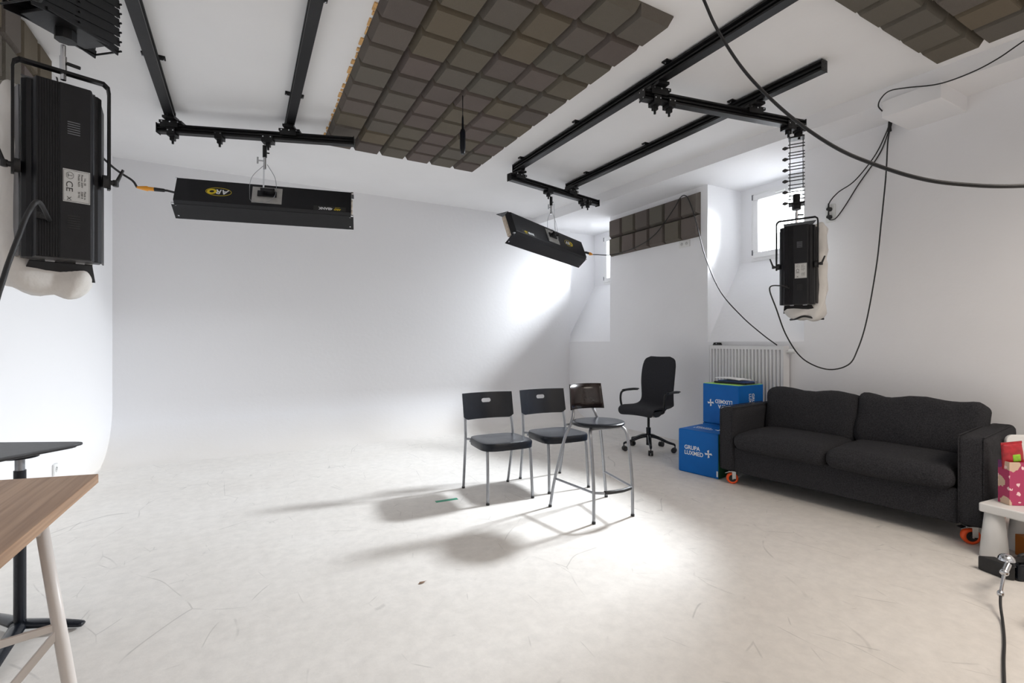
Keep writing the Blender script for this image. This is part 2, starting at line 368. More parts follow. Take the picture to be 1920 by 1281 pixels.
# right wall: piers, low wall, sloping sills and the niche ends
XW = 5.29
N1 = (5.49, 6.58); N2 = (2.69, 3.79); SILL = 1.22
bm = NB()
mm(bm, (XR, YF - .2, -.05), (XR + .9, YB + .3, SILL))
mm(bm, (XR, YF - .2, SILL), (XR + .9, N2[0], SZ)); mm(bm, (XR, N2[1], SILL), (XR + .9, N1[0], SZ)); mm(bm, (XR, N1[1], SILL), (XR + .9, N1[1] + .2, SZ))
for a, b in (N1, N2):
    add_prism(bm, [(XR, SILL), (XW + .3, SILL), (XW + .3, 2.165), (XW, 2.165)], a, b, lambda u, v, t: (u, t, v))
wins = {}
for k, (a, b, wa, wb_) in enumerate(((N1[0], N1[1], 5.54, 6.33), (N2[0], N2[1], 2.76, 3.64))):
    mm(bm, (XW, a, 2.165), (XW + .14, wa, SZ)); mm(bm, (XW, wb_, 2.165), (XW + .14, b, SZ)); mm(bm, (XW, wa, 2.976), (XW + .14, wb_, SZ))
    wins[k] = (wa, wb_)
struct('wall_right', bm, M_WALL)
# beam over the windows (its face runs a few degrees off the wall), and the boxed corner
bm = NB()
a = [(4.50, -2.5), (4.45, -.5), (4.02, 6.16), (4.0, 6.52), (5.6, 6.8), (5.6, -2.5)]
add_prism(bm, a, SZ, CZ + .01, lambda u, v, t: (u, v, t)); struct('trim_1', bm, M_WALL)
bm = NB(); mm(bm, (4.262, 1.495, 2.925), (4.71, 1.855, 3.05)); struct('trim_2', bm, M_WALL, bevel=.004)

def window(name, wa, wb_):
    z0, z1 = 2.165, 2.976; x0 = XW + .01
    def ring(bm, ya, yb, za, zb, w_, xa, xb):
        mm(bm, (xa, ya, za), (xb, yb, za + w_)); mm(bm, (xa, ya, zb - w_), (xb, yb, zb))
        mm(bm, (xa, ya, za + w_), (xb, ya + w_, zb - w_)); mm(bm, (xa, yb - w_, za + w_), (xb, yb, zb - w_))
    bm = NB(); ring(bm, wa, wb_, z0, z1, .045, x0 - .02, x0 + .07)
    root = struct(name, bm, M_WFRAME, bevel=.004)
    bm = NB(); ring(bm, wa + .035, wb_ - .035, z0 + .035, z1 - .035, .065, x0 - .045, x0 + .03); s = part('sash', bm, M_WFRAME, root, bevel=.006)
    bm = NB(); mm(bm, (x0 - .005, wa + .09, z0 + .09), (x0 + .012, wb_ - .09, z1 - .09)); part('pane', bm, M_GLASS, s)
    bm = NB()
    for zz in (z1 - .06, z0 + .10): add_cyl(bm, (x0 - .04, wb_ - .03, zz - .03), (x0 - .04, wb_ - .03, zz + .03), .010)
    part('hinge', bm, M_GREYP, root, smooth=True)
    bm = NB(); mm(bm, (x0 - .055, (wa + wb_) / 2 - .015, z1 - .10), (x0 - .045, (wa + wb_) / 2 + .015, z1 - .04)); add_bar(bm, (x0 - .065, (wa + wb_) / 2, z1 - .07), (x0 - .065, (wa + wb_) / 2 + .11, z1 - .07), .014, .02)
    part('window_handle', bm, M_WHITEP, s, bevel=.003)
    return root
window('window_1', *wins[0]); window('window_2', *wins[1])

# ------------------------------------------------------------------ acoustic foam
CELL = .262
def foam_block_mesh():
    bm = NB(); h = CELL / 2 - .001; t = h - .024; zs = ((h, 0), (h, .006), (t, .062))
    rings = [[bm.verts.new((sx * r, sy * r, z)) for sx, sy in ((1, 1), (-1, 1), (-1, -1), (1, -1))] for r, z in zs]
    for a, b in zip(rings, rings[1:]):
        for i in range(4): bm.faces.new((a[i], a[(i + 1) % 4], b[(i + 1) % 4], b[i]))
    bm.faces.new(rings[-1]); bm.faces.new(rings[0][::-1]); bmesh.ops.recalc_face_normals(bm, faces=bm.faces)
    me = bpy.data.meshes.new('foam_block'); bm.to_mesh(me); bm.free(); me.materials.append(M_FOAM); return me
FOAM = foam_block_mesh()
def foam_panel(label, origin, ux, uy, nx, ny, skip=(), jit=.004):
    """origin: corner; ux, uy: in-plane unit directions; the blocks stand proud along ux x uy"""
    t = thing('acoustic_foam_panel', label, 'foam panel', origin)
    ux, uy = Vector(ux), Vector(uy); uz = ux.cross(uy)
    for j in range(ny):
        off = random.uniform(-jit, jit)
        for i in range(nx):
            if (i, j) in skip: continue
            o = link(bpy.data.objects.new('foam_block', FOAM)); o.parent = t
            m = Matrix((ux, uy, uz)).transposed().to_4x4()
            k = random.randint(0, 3); m = m @ Matrix.Rotation(k * math.pi / 2, 4, 'Z')
            m.translation = ux * (CELL * (i + .5) + off * .6) + uy * CELL * (j + .5)
            o.matrix_local = m
    return t
g = CELL
foam_panel('large dark brown foam panel of many square blocks glued to the middle of the ceiling', (2.25, 2.055, CZ - .001), (-1, 0, 0), (0, 1, 0), 6, 11)
foam_panel('smaller dark foam panel on the ceiling at the upper right corner of the photo', (4.14, 1.49, CZ - .001), (0, -1, 0), (-1, 0, 0), 4, 6)
foam_panel('low wide foam panel two blocks high on the wall pier between the two windows', (XR - .001, 5.455, 2.455), (0, -1, 0), (0, 0, 1), 6, 2)
foam_panel('foam panel at the top of the left wall behind the large hanging studio light', (XL + .001, 2.86, 2.63), (0, 1, 0), (0, 0, 1), 6, 2)
# dried glue edging along the left side of the large panel
bm = NB()
pts = []
y = 2.1
while y < 4.9:
    w_ = random.uniform(.004, .022); l_ = random.uniform(.02, .09)
    add_box(bm, (.678 - w_ / 2, y + l_ / 2, CZ - .004), (w_, l_, .008)); y += l_ + random.uniform(0, .05)
single('glue_residue', bm, M_GLUE, 'dried orange glue specks on the ceiling along the left edge of the large foam panel', 'glue', kind='stuff')

# ------------------------------------------------------------------ ceiling rails
def rail_profile(w=.066, h=.075):
    a, b = w / 2, h / 2
    return [(-a, b), (a, b), (a, b - .012), (.012, b - .018), (.012, .008), (a * .8, .004), (a * .8, -.004), (.012, -.008), (.012, -b + .018), (a, -b + .012), (a, -b), (-a, -b), (-a, -b + .012), (-.012, -b + .018), (-.012, -.008), (-a * .8, -.004), (-a * .8, .004), (-.012, .008), (-.012, b - .018), (-a, b - .012)]
def beam_mx(p0, p1):
    p0, p1 = Vector(p0), Vector(p1); d = (p1 - p0).normalized(); x = Vector((0, 0, 1)).cross(d).normalized() * -1
    m = Matrix((x, Vector((0, 0, 1)), d)).transposed().to_4x4(); m.translation = p0; return m
def ceiling_rail(label, p0, p1, brackets=()):
    p0, p1 = Vector(p0), Vector(p1); L_ = (p1 - p0).length; mx = beam_mx(p0, p1)
    t = thing('ceiling_rail', label, 'rail', (p0 + p1) / 2, group='black track rails fixed under the ceiling')
    bm = NB(); add_prism(bm, rail_profile(), 0, L_, lambda u, v, t_: (u, v, t_)); part('track', bm, M_BLACKM, t, world=True, mx=mx)
    for e in (0, L_):
        bm = NB(); add_box(bm, (0, 0, e), (.07, .08, .004))
        for u, v in ((.02, .02), (-.02, -.02), (.02, -.02), (-.02, .02)): add_cyl(bm, (u, v, e - .004), (u, v, e + .004), .004, seg=8)
        part('end_cap', bm, M_BLACKM, t, world=True, mx=mx)
    for f in brackets:
        bm = NB(); zc = L_ * f
        add_box(bm, (0, .045, zc), (.135, .012, .05)); add_box(bm, (.052, .045, zc), (.022, .02, .03)); add_box(bm, (-.052, .045, zc), (.022, .02, .03))
        part('ceiling_bracket', bm, M_BLACKM, t, world=True, mx=mx, bevel=.002)
        bm = NB()
        for u in (.055, -.055): add_cyl(bm, (u, .028, zc), (u, .05, zc), .005, seg=8)
        part('bolt', bm, M_CHROME, t, world=True, mx=mx, kind='stuff')
    return t
RZ = 1.895 + CAM_H
ceiling_rail('long black ceiling track just right of the large foam panel', (2.61, -1.2, RZ), (2.61, 4.62, RZ), (.15, .42, .62, .80, .965))
ceiling_rail('black ceiling track nearest the windows, ending in the photo upper right', (3.49, 1.86, RZ), (3.49, 4.86, RZ), (.23, .55, .86))
ceiling_rail('black ceiling track farthest left, ending at the crossbar over the wide hanging light', (-.53, .2, RZ), (-.53, 4.96, RZ), (.3, .56, .81))
ceiling_rail('black ceiling track between the left corner and the large foam panel', (.355, .2, RZ), (.355, 4.72, RZ), (.3, .60, .875))

def crossbar(label, p0, p1, rails, drops, top_holes=True):
    """p0,p1: ends; rails: fractions where the trolleys grip the ceiling tracks above; drops: fractions of small sliders below"""
    p0, p1 = Vector(p0), Vector(p1); L_ = (p1 - p0).length; mx = beam_mx(p0, p1)
    t = thing('crossbar_rail', label, 'rail', (p0 + p1) / 2)
    bm = NB(); add_prism(bm, rail_profile(.06, .068), 0, L_, lambda u, v, t_: (u, v, t_)); part('track', bm, M_BLACKM, t, world=True, mx=mx)
    for e in (0, L_):
        bm = NB(); add_box(bm, (0, 0, e), (.068, .082, .006)); part('end_cap', bm, M_BLACKM, t, world=True, mx=mx, bevel=.001)
        bm = NB()
        for u, v in ((.022, .026), (-.022, -.026), (.022, -.026), (-.022, .026)): add_cyl(bm, (u, v, e - .006), (u, v, e + .006), .0045, seg=8)
        part('bolt', bm, M_CHROME, t, world=True, mx=mx, kind='stuff')
    for f in rails:
        bm = NB(); z = L_ * f
        add_box(bm, (0, .050, z), (.09, .022, .17)); add_box(bm, (.043, .03, z - .01), (.008, .05, .13)); add_box(bm, (-.043, .03, z + .01), (.008, .05, .13))
        add_box(bm, (0, .076, z), (.16, .020, .09)); add_box(bm, (.05, .105, z), (.10, .045, .008)); add_box(bm, (-.05, .105, z), (.10, .045, .008))
        tr = part('trolley', bm, M_BLACKM, t, world=True, mx=mx, bevel=.002)
        bm = NB()
        for q in (-.06, 0, .06):
            for u in (.048, -.048): add_cyl(bm, (u - .004, .045, z + q), (u + .004, .045, z + q), .006, seg=8)
        part('bolt', bm, M_CHROME, tr, world=True, mx=mx, kind='stuff')
    for f, big in drops:
        bm = NB(); z = L_ * f; s = 1.5 if big else 1
        add_box(bm, (.036, -.022, z), (.008, .05, .06 * s)); add_box(bm, (-.036, -.022, z), (.008, .05, .06 * s)); add_box(bm, (0, -.052, z), (.078, .020, .06 * s))
        add_box(bm, (0, -.075, z), (.035, .035, .035)); add_cyl(bm, (0, -.12, z), (0, -.07, z), .009, seg=10)
        sl = part('slider', bm, M_BLACKM, t, world=True, mx=mx, bevel=.002)
        bm = NB()
        for q in (-.02 * s, .02 * s):
            for u in (.04, -.04): add_cyl(bm, (u - .004, -.02, z + q), (u + .004, -.02, z + q), .005, seg=8)
        part('bolt', bm, M_CHROME, sl, world=True, mx=mx, kind='stuff')
    return t
BZ = 1.765 + CAM_H
crossbar('black crossbar carrying the wide light that hangs left of the foam panel', (-.612, 4.93, BZ), (.862, 4.42, BZ), (.07, .66), ((.07, 0), (.30, 0), (.545, 1)))
crossbar('far black crossbar carrying the tilted light in front of the back corner', (2.50, 4.55, BZ), (3.96, 4.87, BZ), (.09, .665), ((.40, 1), (.80, 0), (.87, 0)))
crossbar('near black crossbar whose right end carries the light by the window', (2.50, 2.575, BZ), (4.00, 2.30, BZ), (.085, .66), ((.07, 0), (.15, 0), (.90, 1), (.975, 0)))
crossbar('black crossbar above the big left light, mostly out of the photo', (-.64, 2.46, BZ), (.55, 2.14, BZ), (.10, .82), ((.22, 1),))

# ------------------------------------------------------------------ scissor hangers
def scissor(label, cx, cy, ztop, zbot, ang, n, barlen, sep, knobs=True, barw=.018, kside=-1):
    t = thing('scissor_hanger', label, 'hanger', (cx, cy, zbot))
    u = Vector((math.cos(ang), math.sin(ang), 0)); v = Vector((-u.y, u.x, 0)); c = Vector((cx, cy, 0))
    pitch = (ztop - zbot) / n; w_ = math.sqrt(max(barlen ** 2 - pitch ** 2, .0001)) / 2
    for k in range(n):
        z0 = zbot + k * pitch; z1 = z0 + pitch
        for s in (-1, 1):
            for d in (-1, 1):
                bm = NB(); o = c + v * (s * (sep / 2 + d * .0025))
                add_bar(bm, o - u * w_ * d + Vector((0, 0, z0)), o + u * w_ * d + Vector((0, 0, z1)), .0035, barw, up=u.cross(v).cross(v) if False else (0, 0, 1))
                part('scissor_bar', bm, M_BLACKM, t, world=True)
        for du, zz in ((0, z0 + pitch / 2), (w_, z0), (-w_, z0)):
            bm = NB(); p = c + u * du + Vector((0, 0, zz)); add_cyl(bm, p - v * (sep / 2 + .012), p + v * (sep / 2 + .012), .004, seg=8)
            rod = part('cross_rod', bm, M_BLACKM, t, world=True)
            if knobs and du < 0:
                bm = NB(); q = p + v * kside * (sep / 2 + .012); add_cyl(bm, q, q + v * kside * .022, .007, .016, seg=8); add_cyl(bm, q + v * kside * .022, q + v * kside * .04, .016, .006, seg=8)
                part('knob', bm, M_RUBBER, rod, world=True)
    for zz in (zbot, ztop):
        bm = NB(); m = frame(c + Vector((0, 0, zz)), u, v)
        add_box(bm, (0, 0, 0), (w_ * 1.4, sep + .02, .012)); part('end_plate', bm, M_BLACKM, t, world=True, mx=m, bevel=.002)
    bm = NB(); add_cyl(bm, c + Vector((0, 0, ztop)), c + Vector((0, 0, ztop + .05)), .018); part('mounting_spigot', bm, M_BLACKM, t, world=True, smooth=True)
    bm = NB(); add_cyl(bm, c + Vector((0, 0, zbot + .08)), c + Vector((0, 0, zbot - .03)), .026); add_cyl(bm, c + Vector((0, 0, zbot - .045)), c + Vector((0, 0, zbot - .005)), .034, seg=8)
    part('socket_clamp', bm, M_BLACKM, t, world=True, smooth=True)
    return t
scissor('tall extended black scissor hanger above the light in front of the window', 3.965, 2.33, 2.885, 2.345, math.atan2(.503, .864), 6, .155, .095, kside=1)
scissor('folded black scissor hanger at the upper left above the big studio light', -.60, 2.48, 2.90, 2.43, R(50), 12, .32, .12, barw=.034, kside=-1)

# ------------------------------------------------------------------ upright studio lights
def upright_light(label, loc, bn):
    """local x: right when seen from behind, y: up, z: back normal"""
    bn = Vector((bn[0], bn[1], 0)).normalized(); ux = Vector((0, 0, 1)).cross(bn)
    ang = math.atan2(ux.y, ux.x)
    t = thing('studio_light', label, 'light', loc, ang)
    m = frame((0, 0, 0), (1, 0, 0), (0, 0, 1))     # local frame: x right, y up -> world z, z -> -Y (back)
    H = .335
    def P(name, bm, mt, par=t, **k): return part(name, bm, mt, par, mx=m, **k)
    prof = [(-.145, -.13), (-.145, -.075), (-.128, -.055), (-.11, -.05), (-.098, 0), (.098, 0), (.11, -.05), (.128, -.055), (.145, -.075), (.145, -.13)]
    bm = NB(); add_prism(bm, prof, -H, H, lambda u, v, s: (u, s, v)); body = P('housing', bm, M_BLACKP, bevel=.003)
    for k in range(9):
        bm = NB(); add_box(bm, (-.094 + k * .0092, 0, .003), (.004, 2 * H - .01, .008)); P('cooling_fin', bm, M_BLACKP)
    bm = NB(); add_box(bm, (.038, 0, .004), (.112, 2 * H - .004, .009)); pan = P('back_panel', bm, M_BLACKP, bevel=.002)
    for yy in (.17, -.19):
        bm = NB()
        for k in range(6): add_box(bm, (.032, yy - .026 + k * .009, .0095), (.045, .0035, .002))
        P('vent_slots', bm, M_GREYP if yy > 0 else M_RUBBER, pan)
    bm = NB(); add_box(bm, (.042, -.055, .0095), (.098, .125, .0016)); lab = P('rating_label', bm, M_LABEL, pan, label='pale grey rating label')
    # print on the label, turned on its side as on the real unit
    tb = NB()
    def put(body, size, x, y, sx=1.0):
        b2 = text_bm(body, size, sx=sx, ext=.0003); mt = Matrix.Translation((x, y, .0108)) @ Matrix.Rotation(R(-90), 4, 'Z'); bmesh.ops.transform(b2, matrix=mt, verts=b2.verts)
        me = bpy.data.meshes.new('tmp'); b2.to_mesh(me); b2.free(); tb.from_mesh(me); bpy.data.meshes.remove(me)
    put('CE', .034, .015, -.058)
    for i, s in enumerate(('Model 4x55', 'Power 220V', 'No. 00')): put(s, .010, .050 + i * .011, -.030 - i * .001)
    for i, s in enumerate(('50 Hz', '3200 K', 'Made in')): put(s, .010, .050 + i * .011, -.085)
    put('X', .022, .014, -.104)
    for k in range(20):
        a0, a1 = 2 * math.pi * k / 20, 2 * math.pi * (k + 1) / 20
        add_bar(tb, (.018 + .013 * math.cos(a0), -.016 + .013 * math.sin(a0), .0108), (.018 + .013 * math.cos(a1), -.016 + .013 * math.sin(a1), .0108), .001, .0012)
    add_box(tb, (.018, -.016, .0108), (.018, .0014, .0004)); add_box(tb, (.012, -.016, .0108), (.0014, .014, .0004))
    for sx_ in (-.046, .046): add_box(tb, (.042 + sx_, -.055, .0105), (.001, .117, .0004))
    for sy_ in (-.0585, .0585): add_box(tb, (.042, -.055 + sy_, .0105), (.092, .001, .0004))
    P('lettering', tb, M_BLACKI, lab)
    for s in (-1, 1):
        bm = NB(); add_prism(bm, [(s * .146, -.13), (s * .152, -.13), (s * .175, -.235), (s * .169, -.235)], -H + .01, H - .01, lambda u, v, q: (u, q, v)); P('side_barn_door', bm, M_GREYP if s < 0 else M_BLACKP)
        bm = NB()
        add_prism(bm, [(-.115, 0), (.115, 0), (.14, -.11), (-.14, -.11)], 0, .004, lambda u, v, q: (u, s * (H + .002) + s * q + s * (-v) * .55, v - .13)); P('end_barn_door', bm, M_BLACKP)
        bm = NB(); add_box(bm, (-.045, s * (H + .003), -.10), (.035, .008, .02)); add_box(bm, (.065, s * (H + .003), -.10), (.035, .008, .02)); P('door_hinge', bm, M_CHROME, kind='stuff')
    # fluorescent tubes and reflector on the lit side
    bm = NB(); add_box(bm, (0, 0, -.128), (.27, 2 * H - .02, .004)); P('reflector', bm, M_WHITEP)
    for k in range(4):
        bm = NB(); x = -.09 + k * .06; add_cyl(bm, (x, -.28, -.15), (x, .28, -.15), .012); P('lamp_tube', bm, M_TUBE, smooth=True)
    # yoke
    bm = NB(); yk = [(-.172, -.03, -.06)] + [(-.172, .36, -.06), (-.168, .382, -.06), (-.15, .395, -.06), (.15, .395, -.06), (.168, .382, -.06), (.172, .36, -.06), (.172, -.03, -.06)]
    for a_, b_ in zip(yk, yk[1:]):
        a_, b_ = Vector(a_), Vector(b_); d = (b_ - a_).normalized() * .002; z = (b_ - a_).normalized(); x = Vector((0, 0, 1)); y = z.cross(x)
        add_box(bm, (a_ + b_) / 2, (.032, .011, (b_ - a_ + 2 * d).length), Matrix((x, y, z)).transposed())
    yoke = P('yoke', bm, M_BLACKM)
    for s in (-1, 1):
        bm = NB(); add_cyl(bm, (s * .146, 0, -.06), (s * .168, 0, -.06), .026, seg=18); P('pivot_knob', bm, M_RUBBER, yoke, smooth=True)
        bm = NB(); add_cyl(bm, (s * .17, 0, -.06), (s * .20, 0, -.06), .010); add_cyl(bm, (s * .198, -.005, -.06), (s * .228, .075 if s < 0 else .06, -.05), .009, .006); add_cyl(bm, (s * .199, -.012, -.06), (s * .199, .012, -.06), .013)
        P('locking_handle', bm, M_RUBBER, yoke, smooth=True)
    bm = NB(); add_cyl(bm, (0, .365, -.06), (0, .39, -.06), .012, seg=6); add_cyl(bm, (0, .398, -.06), (0, .455, -.06), .014); add_cyl(bm, (0, .455, -.06), (0, .50, -.06), .010); P('chrome_spigot', bm, M_CHROME, yoke, smooth=True)
    bm = NB(); add_bar(bm, (.012, .43, -.05), (.06, .42, -.03), .012, .01); P('spigot_lever', bm, M_RUBBER, yoke, bevel=.002)
    # loose white cloth over the lit side, gathered at the edges
    bm = NB()
    def sag(p):
        k = max(0, -p.y / .40); p.y -= .03 * k * math.sin(p.x * 9 + 1.2); p.z += .02 * math.sin(p.y * 14) * (abs(p.x) / .2); return p
    soft_box(bm, (.36, .80, .20), .05, n=16, wr=.030, wsc=9, seed=3, mat4=Matrix.Translation((-.045, -.035, -.285)), sag=sag)
    cl_ = P('diffusion_cover', bm, M_CLOTH, smooth='all')
    bm = NB(); add_tube(bm, [(-.17, -.455, -.29), (-.11, -.452, -.20), (-.04, -.432, -.18), (.04, -.448, -.20), (.11, -.455, -.29)], .009, smooth=5)
    P('cloth_hem', bm, M_RUBBER, cl_)
    bm = NB(); add_box(bm, (-.085, -.185, .014), (.03, .024, .02)); add_cyl(bm, (-.085, -.185, .02), (-.05, -.2, .028), .010, .006); P('power_plug', bm, M_RUBBER, body, bevel=.003)
    return t
UL1 = (-.594, 2.444, 1.872)
ul1 = upright_light('big black studio light on a yoke hanging at the left edge, back towards the camera', UL1, (.31, -.95))
ul1.scale = (.80, .85, 1)
UL4 = (3.93, 2.315, 1.845)
bn4 = Vector((-.92, -.39, 0)).normalized(); ux4 = Vector((0, 0, 1)).cross(bn4)
ul4 = dup(ul1, UL4, math.atan2(ux4.y, ux4.x), 'upright black studio light with white cloth hanging in front of the bright window')
ul4.scale = (.86, .85, .96)
for ch in list(ul4.children):
    if ch.name.startswith('diffusion_cover'): ch.location.x += .085
for ch in list(ul1.children):
    if ch.name.startswith('diffusion_cover'):
        for h_ in list(ch.children): bpy.data.objects.remove(h_)

# ------------------------------------------------------------------ long four-tube lights
def bank_light(label, centre, U, theta, L_, flip, hang, plug_end=-1):
    U = Vector(U).normalized(); perp = Vector((-U.y, U.x, 0)).normalized()
    aim = perp * math.cos(theta) + Vector((0, 0, -math.sin(theta))); bn = -aim; up = bn.cross(U)
    m = frame(centre, U, up)
    t = thing('bank_light', label, 'light', centre)
    def P(name, bm, mt, par=t, **k): return part(name, bm, mt, par, world=True, mx=m, **k)
    h = L_ / 2
    prof = [(-.128, -.075), (-.128, -.028), (-.112, 0), (.112, 0), (.128, -.028), (.128, -.075)]
    bm = NB(); add_prism(bm, prof, -h + .02, h - .02, lambda u, v, s: (s, u, v)); body = P('housing', bm, M_BLACKP, bevel=.003)
    for s in (-1, 1):
        bm = NB(); add_prism(bm, [(s * .126, -.03), (s * .130, -.03), (s * .178, -.165), (s * .174, -.165)], -h, h, lambda u, v, q: (q, u, v)); P('barn_door', bm, M_BLACKP)
        bm = NB()
        for q in (-h + .03, h - .03):
            for b_, c_ in ((s * .131, -.05), (s * .165, -.135)):
                add_box(bm, (q, b_ + s * .002, c_), (.012, .006, .012))
        for q in (-h + .012, h - .012): add_box(bm, (q, s * .127, -.03), (.02, .010, .022))
        P('door_hinge', bm, M_CHROME, kind='stuff')
        bm = NB(); add_box(bm, (s * (h - .035), 0, -.10), (.03, .235, .05)); 
        for k in range(4): add_box(bm, (s * (h - .018), -.084 + .056 * k, -.10), (.016, .03, .035))
        P('tube_socket', bm, M_REFL, body, bevel=.003)
    bm = NB(); add_box(bm, (0, 0, -.077), (L_ - .05, .245, .004)); P('reflector', bm, M_WHITEP, body)
    for k in range(4):
        bm = NB(); add_cyl(bm, (-h + .06, -.084 + .056 * k, -.11), (h - .06, -.084 + .056 * k, -.11), .013); P('lamp_tube', bm, M_TUBE, smooth=True)
    f = -1 if flip else 1
    rot = Matrix.Rotation(math.pi if flip else 0, 4, 'Z')
    # mounting plate with joint
    bm = NB(); add_box(bm, (.0, .0, .003), (.235, .165, .006)); pl = P('mounting_plate', bm, M_PLATE, bevel=.001, label='bare grey metal plate')
    bm = NB(); add_box(bm, (0, .01, .012), (.15, .055, .014)); add_cyl(bm, (-.02, .02, .01), (-.02, .02, .06), .017); add_cyl(bm, (-.045, .02, .055), (.05, .02, .055), .014); add_box(bm, (.055, .02, .045), (.02, .03, .03))
    P('ball_joint', bm, M_BLACKM, pl, bevel=.002)
    # oval logo: ring, letters
    def PL(name, bm, mt, x, y, par, z=.0012):
        bmesh.ops.transform(bm, matrix=rot @ Matrix.Translation((x, y, z)), verts=bm.verts); return P(name, bm, mt, par)
    bm = NB()
    for k in range(36):
        a0, a1 = 2 * math.pi * k / 36, 2 * math.pi * (k + 1) / 36
        for rx, ry in ((.095, .040),):
            add_bar(bm, (rx * math.cos(a0), ry * math.sin(a0), 0), (rx * math.cos(a1), ry * math.sin(a1), 0), 0.0032, .001)
    lg = PL('logo_ring', bm, M_YELLOWI, .37, 0, body)
    bm = text_bm('A', .062, shear=.25, sx=1.2, off=.0015); PL('lettering', bm, M_WHITEI, .318, -.002, lg)
    bm = text_bm('R', .062, shear=.25, sx=1.1, off=.0015); PL('lettering', bm, M_WHITEI, .367, -.002, lg)
    bm = text_bm('O', .062, shear=.1, sx=1.35, off=.004); PL('lettering', bm, M_YELLOWI, .418, -.002, lg)
    rot = Matrix.Translation((0, -.172 if flip else 0, 0)) @ rot
    bm = NB(); add_box(bm, (-.51, -.086, .0006), (.27, .045, .001)); bmesh.ops.transform(bm, matrix=rot, verts=bm.verts); st = P('name_sticker', bm, M_BLACKI, body)
    bm = text_bm('4BANK', .036, off=.001); PL('lettering', bm, M_WHITEI, -.475, -.083, st, .0020)
    bm = text_bm('ARO', .024, shear=.2, sx=1.1, off=.0008); PL('lettering', bm, M_YELLOWI, -.575, -.079, st, .0020)
    bm = text_bm('LIGHTING', .009); PL('lettering', bm, M_YELLOWI, -.575, -.098, st, .0020)
    # hanging rod and safety wire (world space)
    hp = Vector(hang); jp = m @ Vector((-.02, .02, .06))
    bm = NB(); add_cyl(bm, hp, hp + Vector((0, 0, -.10)), .017); add_cyl(bm, hp + Vector((0, 0, -.06)), hp + Vector((.035, .01, -.055)), .006)
    part('hanging_spigot', bm, M_BLACKM, t, world=True, smooth=True)
    bm = NB(); add_cyl(bm, hp + Vector((0, 0, -.10)), hp + Vector((0, 0, -.20)), .012); add_tube(bm, [hp + Vector((0, 0, -.19)), (hp + Vector((0, 0, -.2)) * .5 + jp * .5) + U * .004 + Vector((0, 0, -.04)) * 0, jp], .007)
    c0 = hp + Vector((0, 0, -.13)); add_cyl(bm, c0, c0 - U * .055, .006); add_cyl(bm, c0 - U * .055 + Vector((0, 0, -.028)), c0 - U * .055 + Vector((0, 0, .028)), .007)
    rod = part('chrome_rod', bm, M_CHROME, t, world=True, smooth=True)
    a_ = m @ Vector((-.13, -.03, .02)); b_ = m @ Vector((.075, .03, .04)); lo = m @ Vector((-.02, -.088, .018))
    top = hp + Vector((0, 0, -.16))
    bm = NB(); add_tube(bm, [top, top * .55 + a_ * .45 - U * .05, a_ - U * .0, m @ Vector((-.11, -.08, .018)), lo, m @ Vector((.05, -.05, .03)), b_, b_ * .5 + top * .5 + U * .035, top + U * .02], .0022, seg=6, smooth=8)
    part('safety_wire', bm, M_STEEL, t, world=True)
    # orange in-line connector at one end
    e = m @ Vector((plug_end * (h - .02), -.02, -.03)); d = U * plug_end
    bm = NB(); add_tube(bm, [e, e + d * .06 + Vector((0, 0, .012)), e + d * .14 + Vector((0, 0, .015))], .009); add_cyl(bm, e + d * .08 + Vector((0, 0, .012)), e + d * .15 + Vector((0, 0, .015)), .014, .016)
    part('connector_lead', bm, M_RUBBER, t, world=True, smooth=True)
    bm = NB(); add_tube(bm, [e + d * .15 + Vector((0, 0, .015)), e + d * .19 + Vector((0, 0, .016)), e + d * .20 + Vector((0, 0, .016)), e + d * .24 + Vector((0, 0, .018)), e + d * .27 + Vector((0, 0, .02))], [.016, .016, .021, .015, .009])
    part('orange_connector', bm, M_ORANGEP, t, world=True, smooth=True, label='orange cable connector')
    return e + d * .27 + Vector((0, 0, .02)), m
PE2, m2 = bank_light('wide black four-tube light hanging level at the left with its logo upside down', (.185, 4.69, 1.22 + 1.262), (.978, -.21, 0), R(23), 1.42, True, (.165, 4.66, 2.90), -1)
PE3, m3 = bank_light('tilted black four-tube light hanging near the back right corner with its end open', (3.17, 4.72, 1.22 + 1.225), (.915, .40, -.045), R(22), 1.56, False, (3.13, 4.69, 2.90), 1)

# ------------------------------------------------------------------ cables
def cable(label, pts, r, cat='cable', smooth=8, name='power_cable', m=None):
    bm = NB(); add_tube(bm, pts, r, seg=8, smooth=smooth); return single(name, bm, m or M_RUBBER, label, cat, smooth='all')
FP, CXP, CYP = 907.0, 960.0, 640.0
sn, cs = math.sin(R(29.1)), math.cos(R(29.1))
def at(px, py, d):          # point from image pixel coordinates, placed at an estimated depth from the camera
    l = (px - CXP) / FP * d; return Vector((d * sn + l * cs, d * cs - l * sn, CAM_H + (CYP - py) / FP * d))
def atx(px, py, x):
    t_ = (px - CXP) / FP; return at(px, py, x / (sn + t_ * cs))
cable('thick black cable sweeping in a long arc from the ceiling to the right edge', [at(1262, -196, 2.11), at(1290, -70, 2.08), at(1320, 0, 2.05), at(1345, 55, 2.0), at(1390, 125, 1.95), at(1440, 180, 1.88), at(1500, 232, 1.82), at(1570, 278, 1.74), at(1640, 308, 1.68), at(1720, 333, 1.60), at(1800, 345, 1.55), at(1920, 348, 1.5), at(2150, 330, 1.5), (3.2, -.6, 2.2), (4.69, -1.2, 2.9)], .0063)
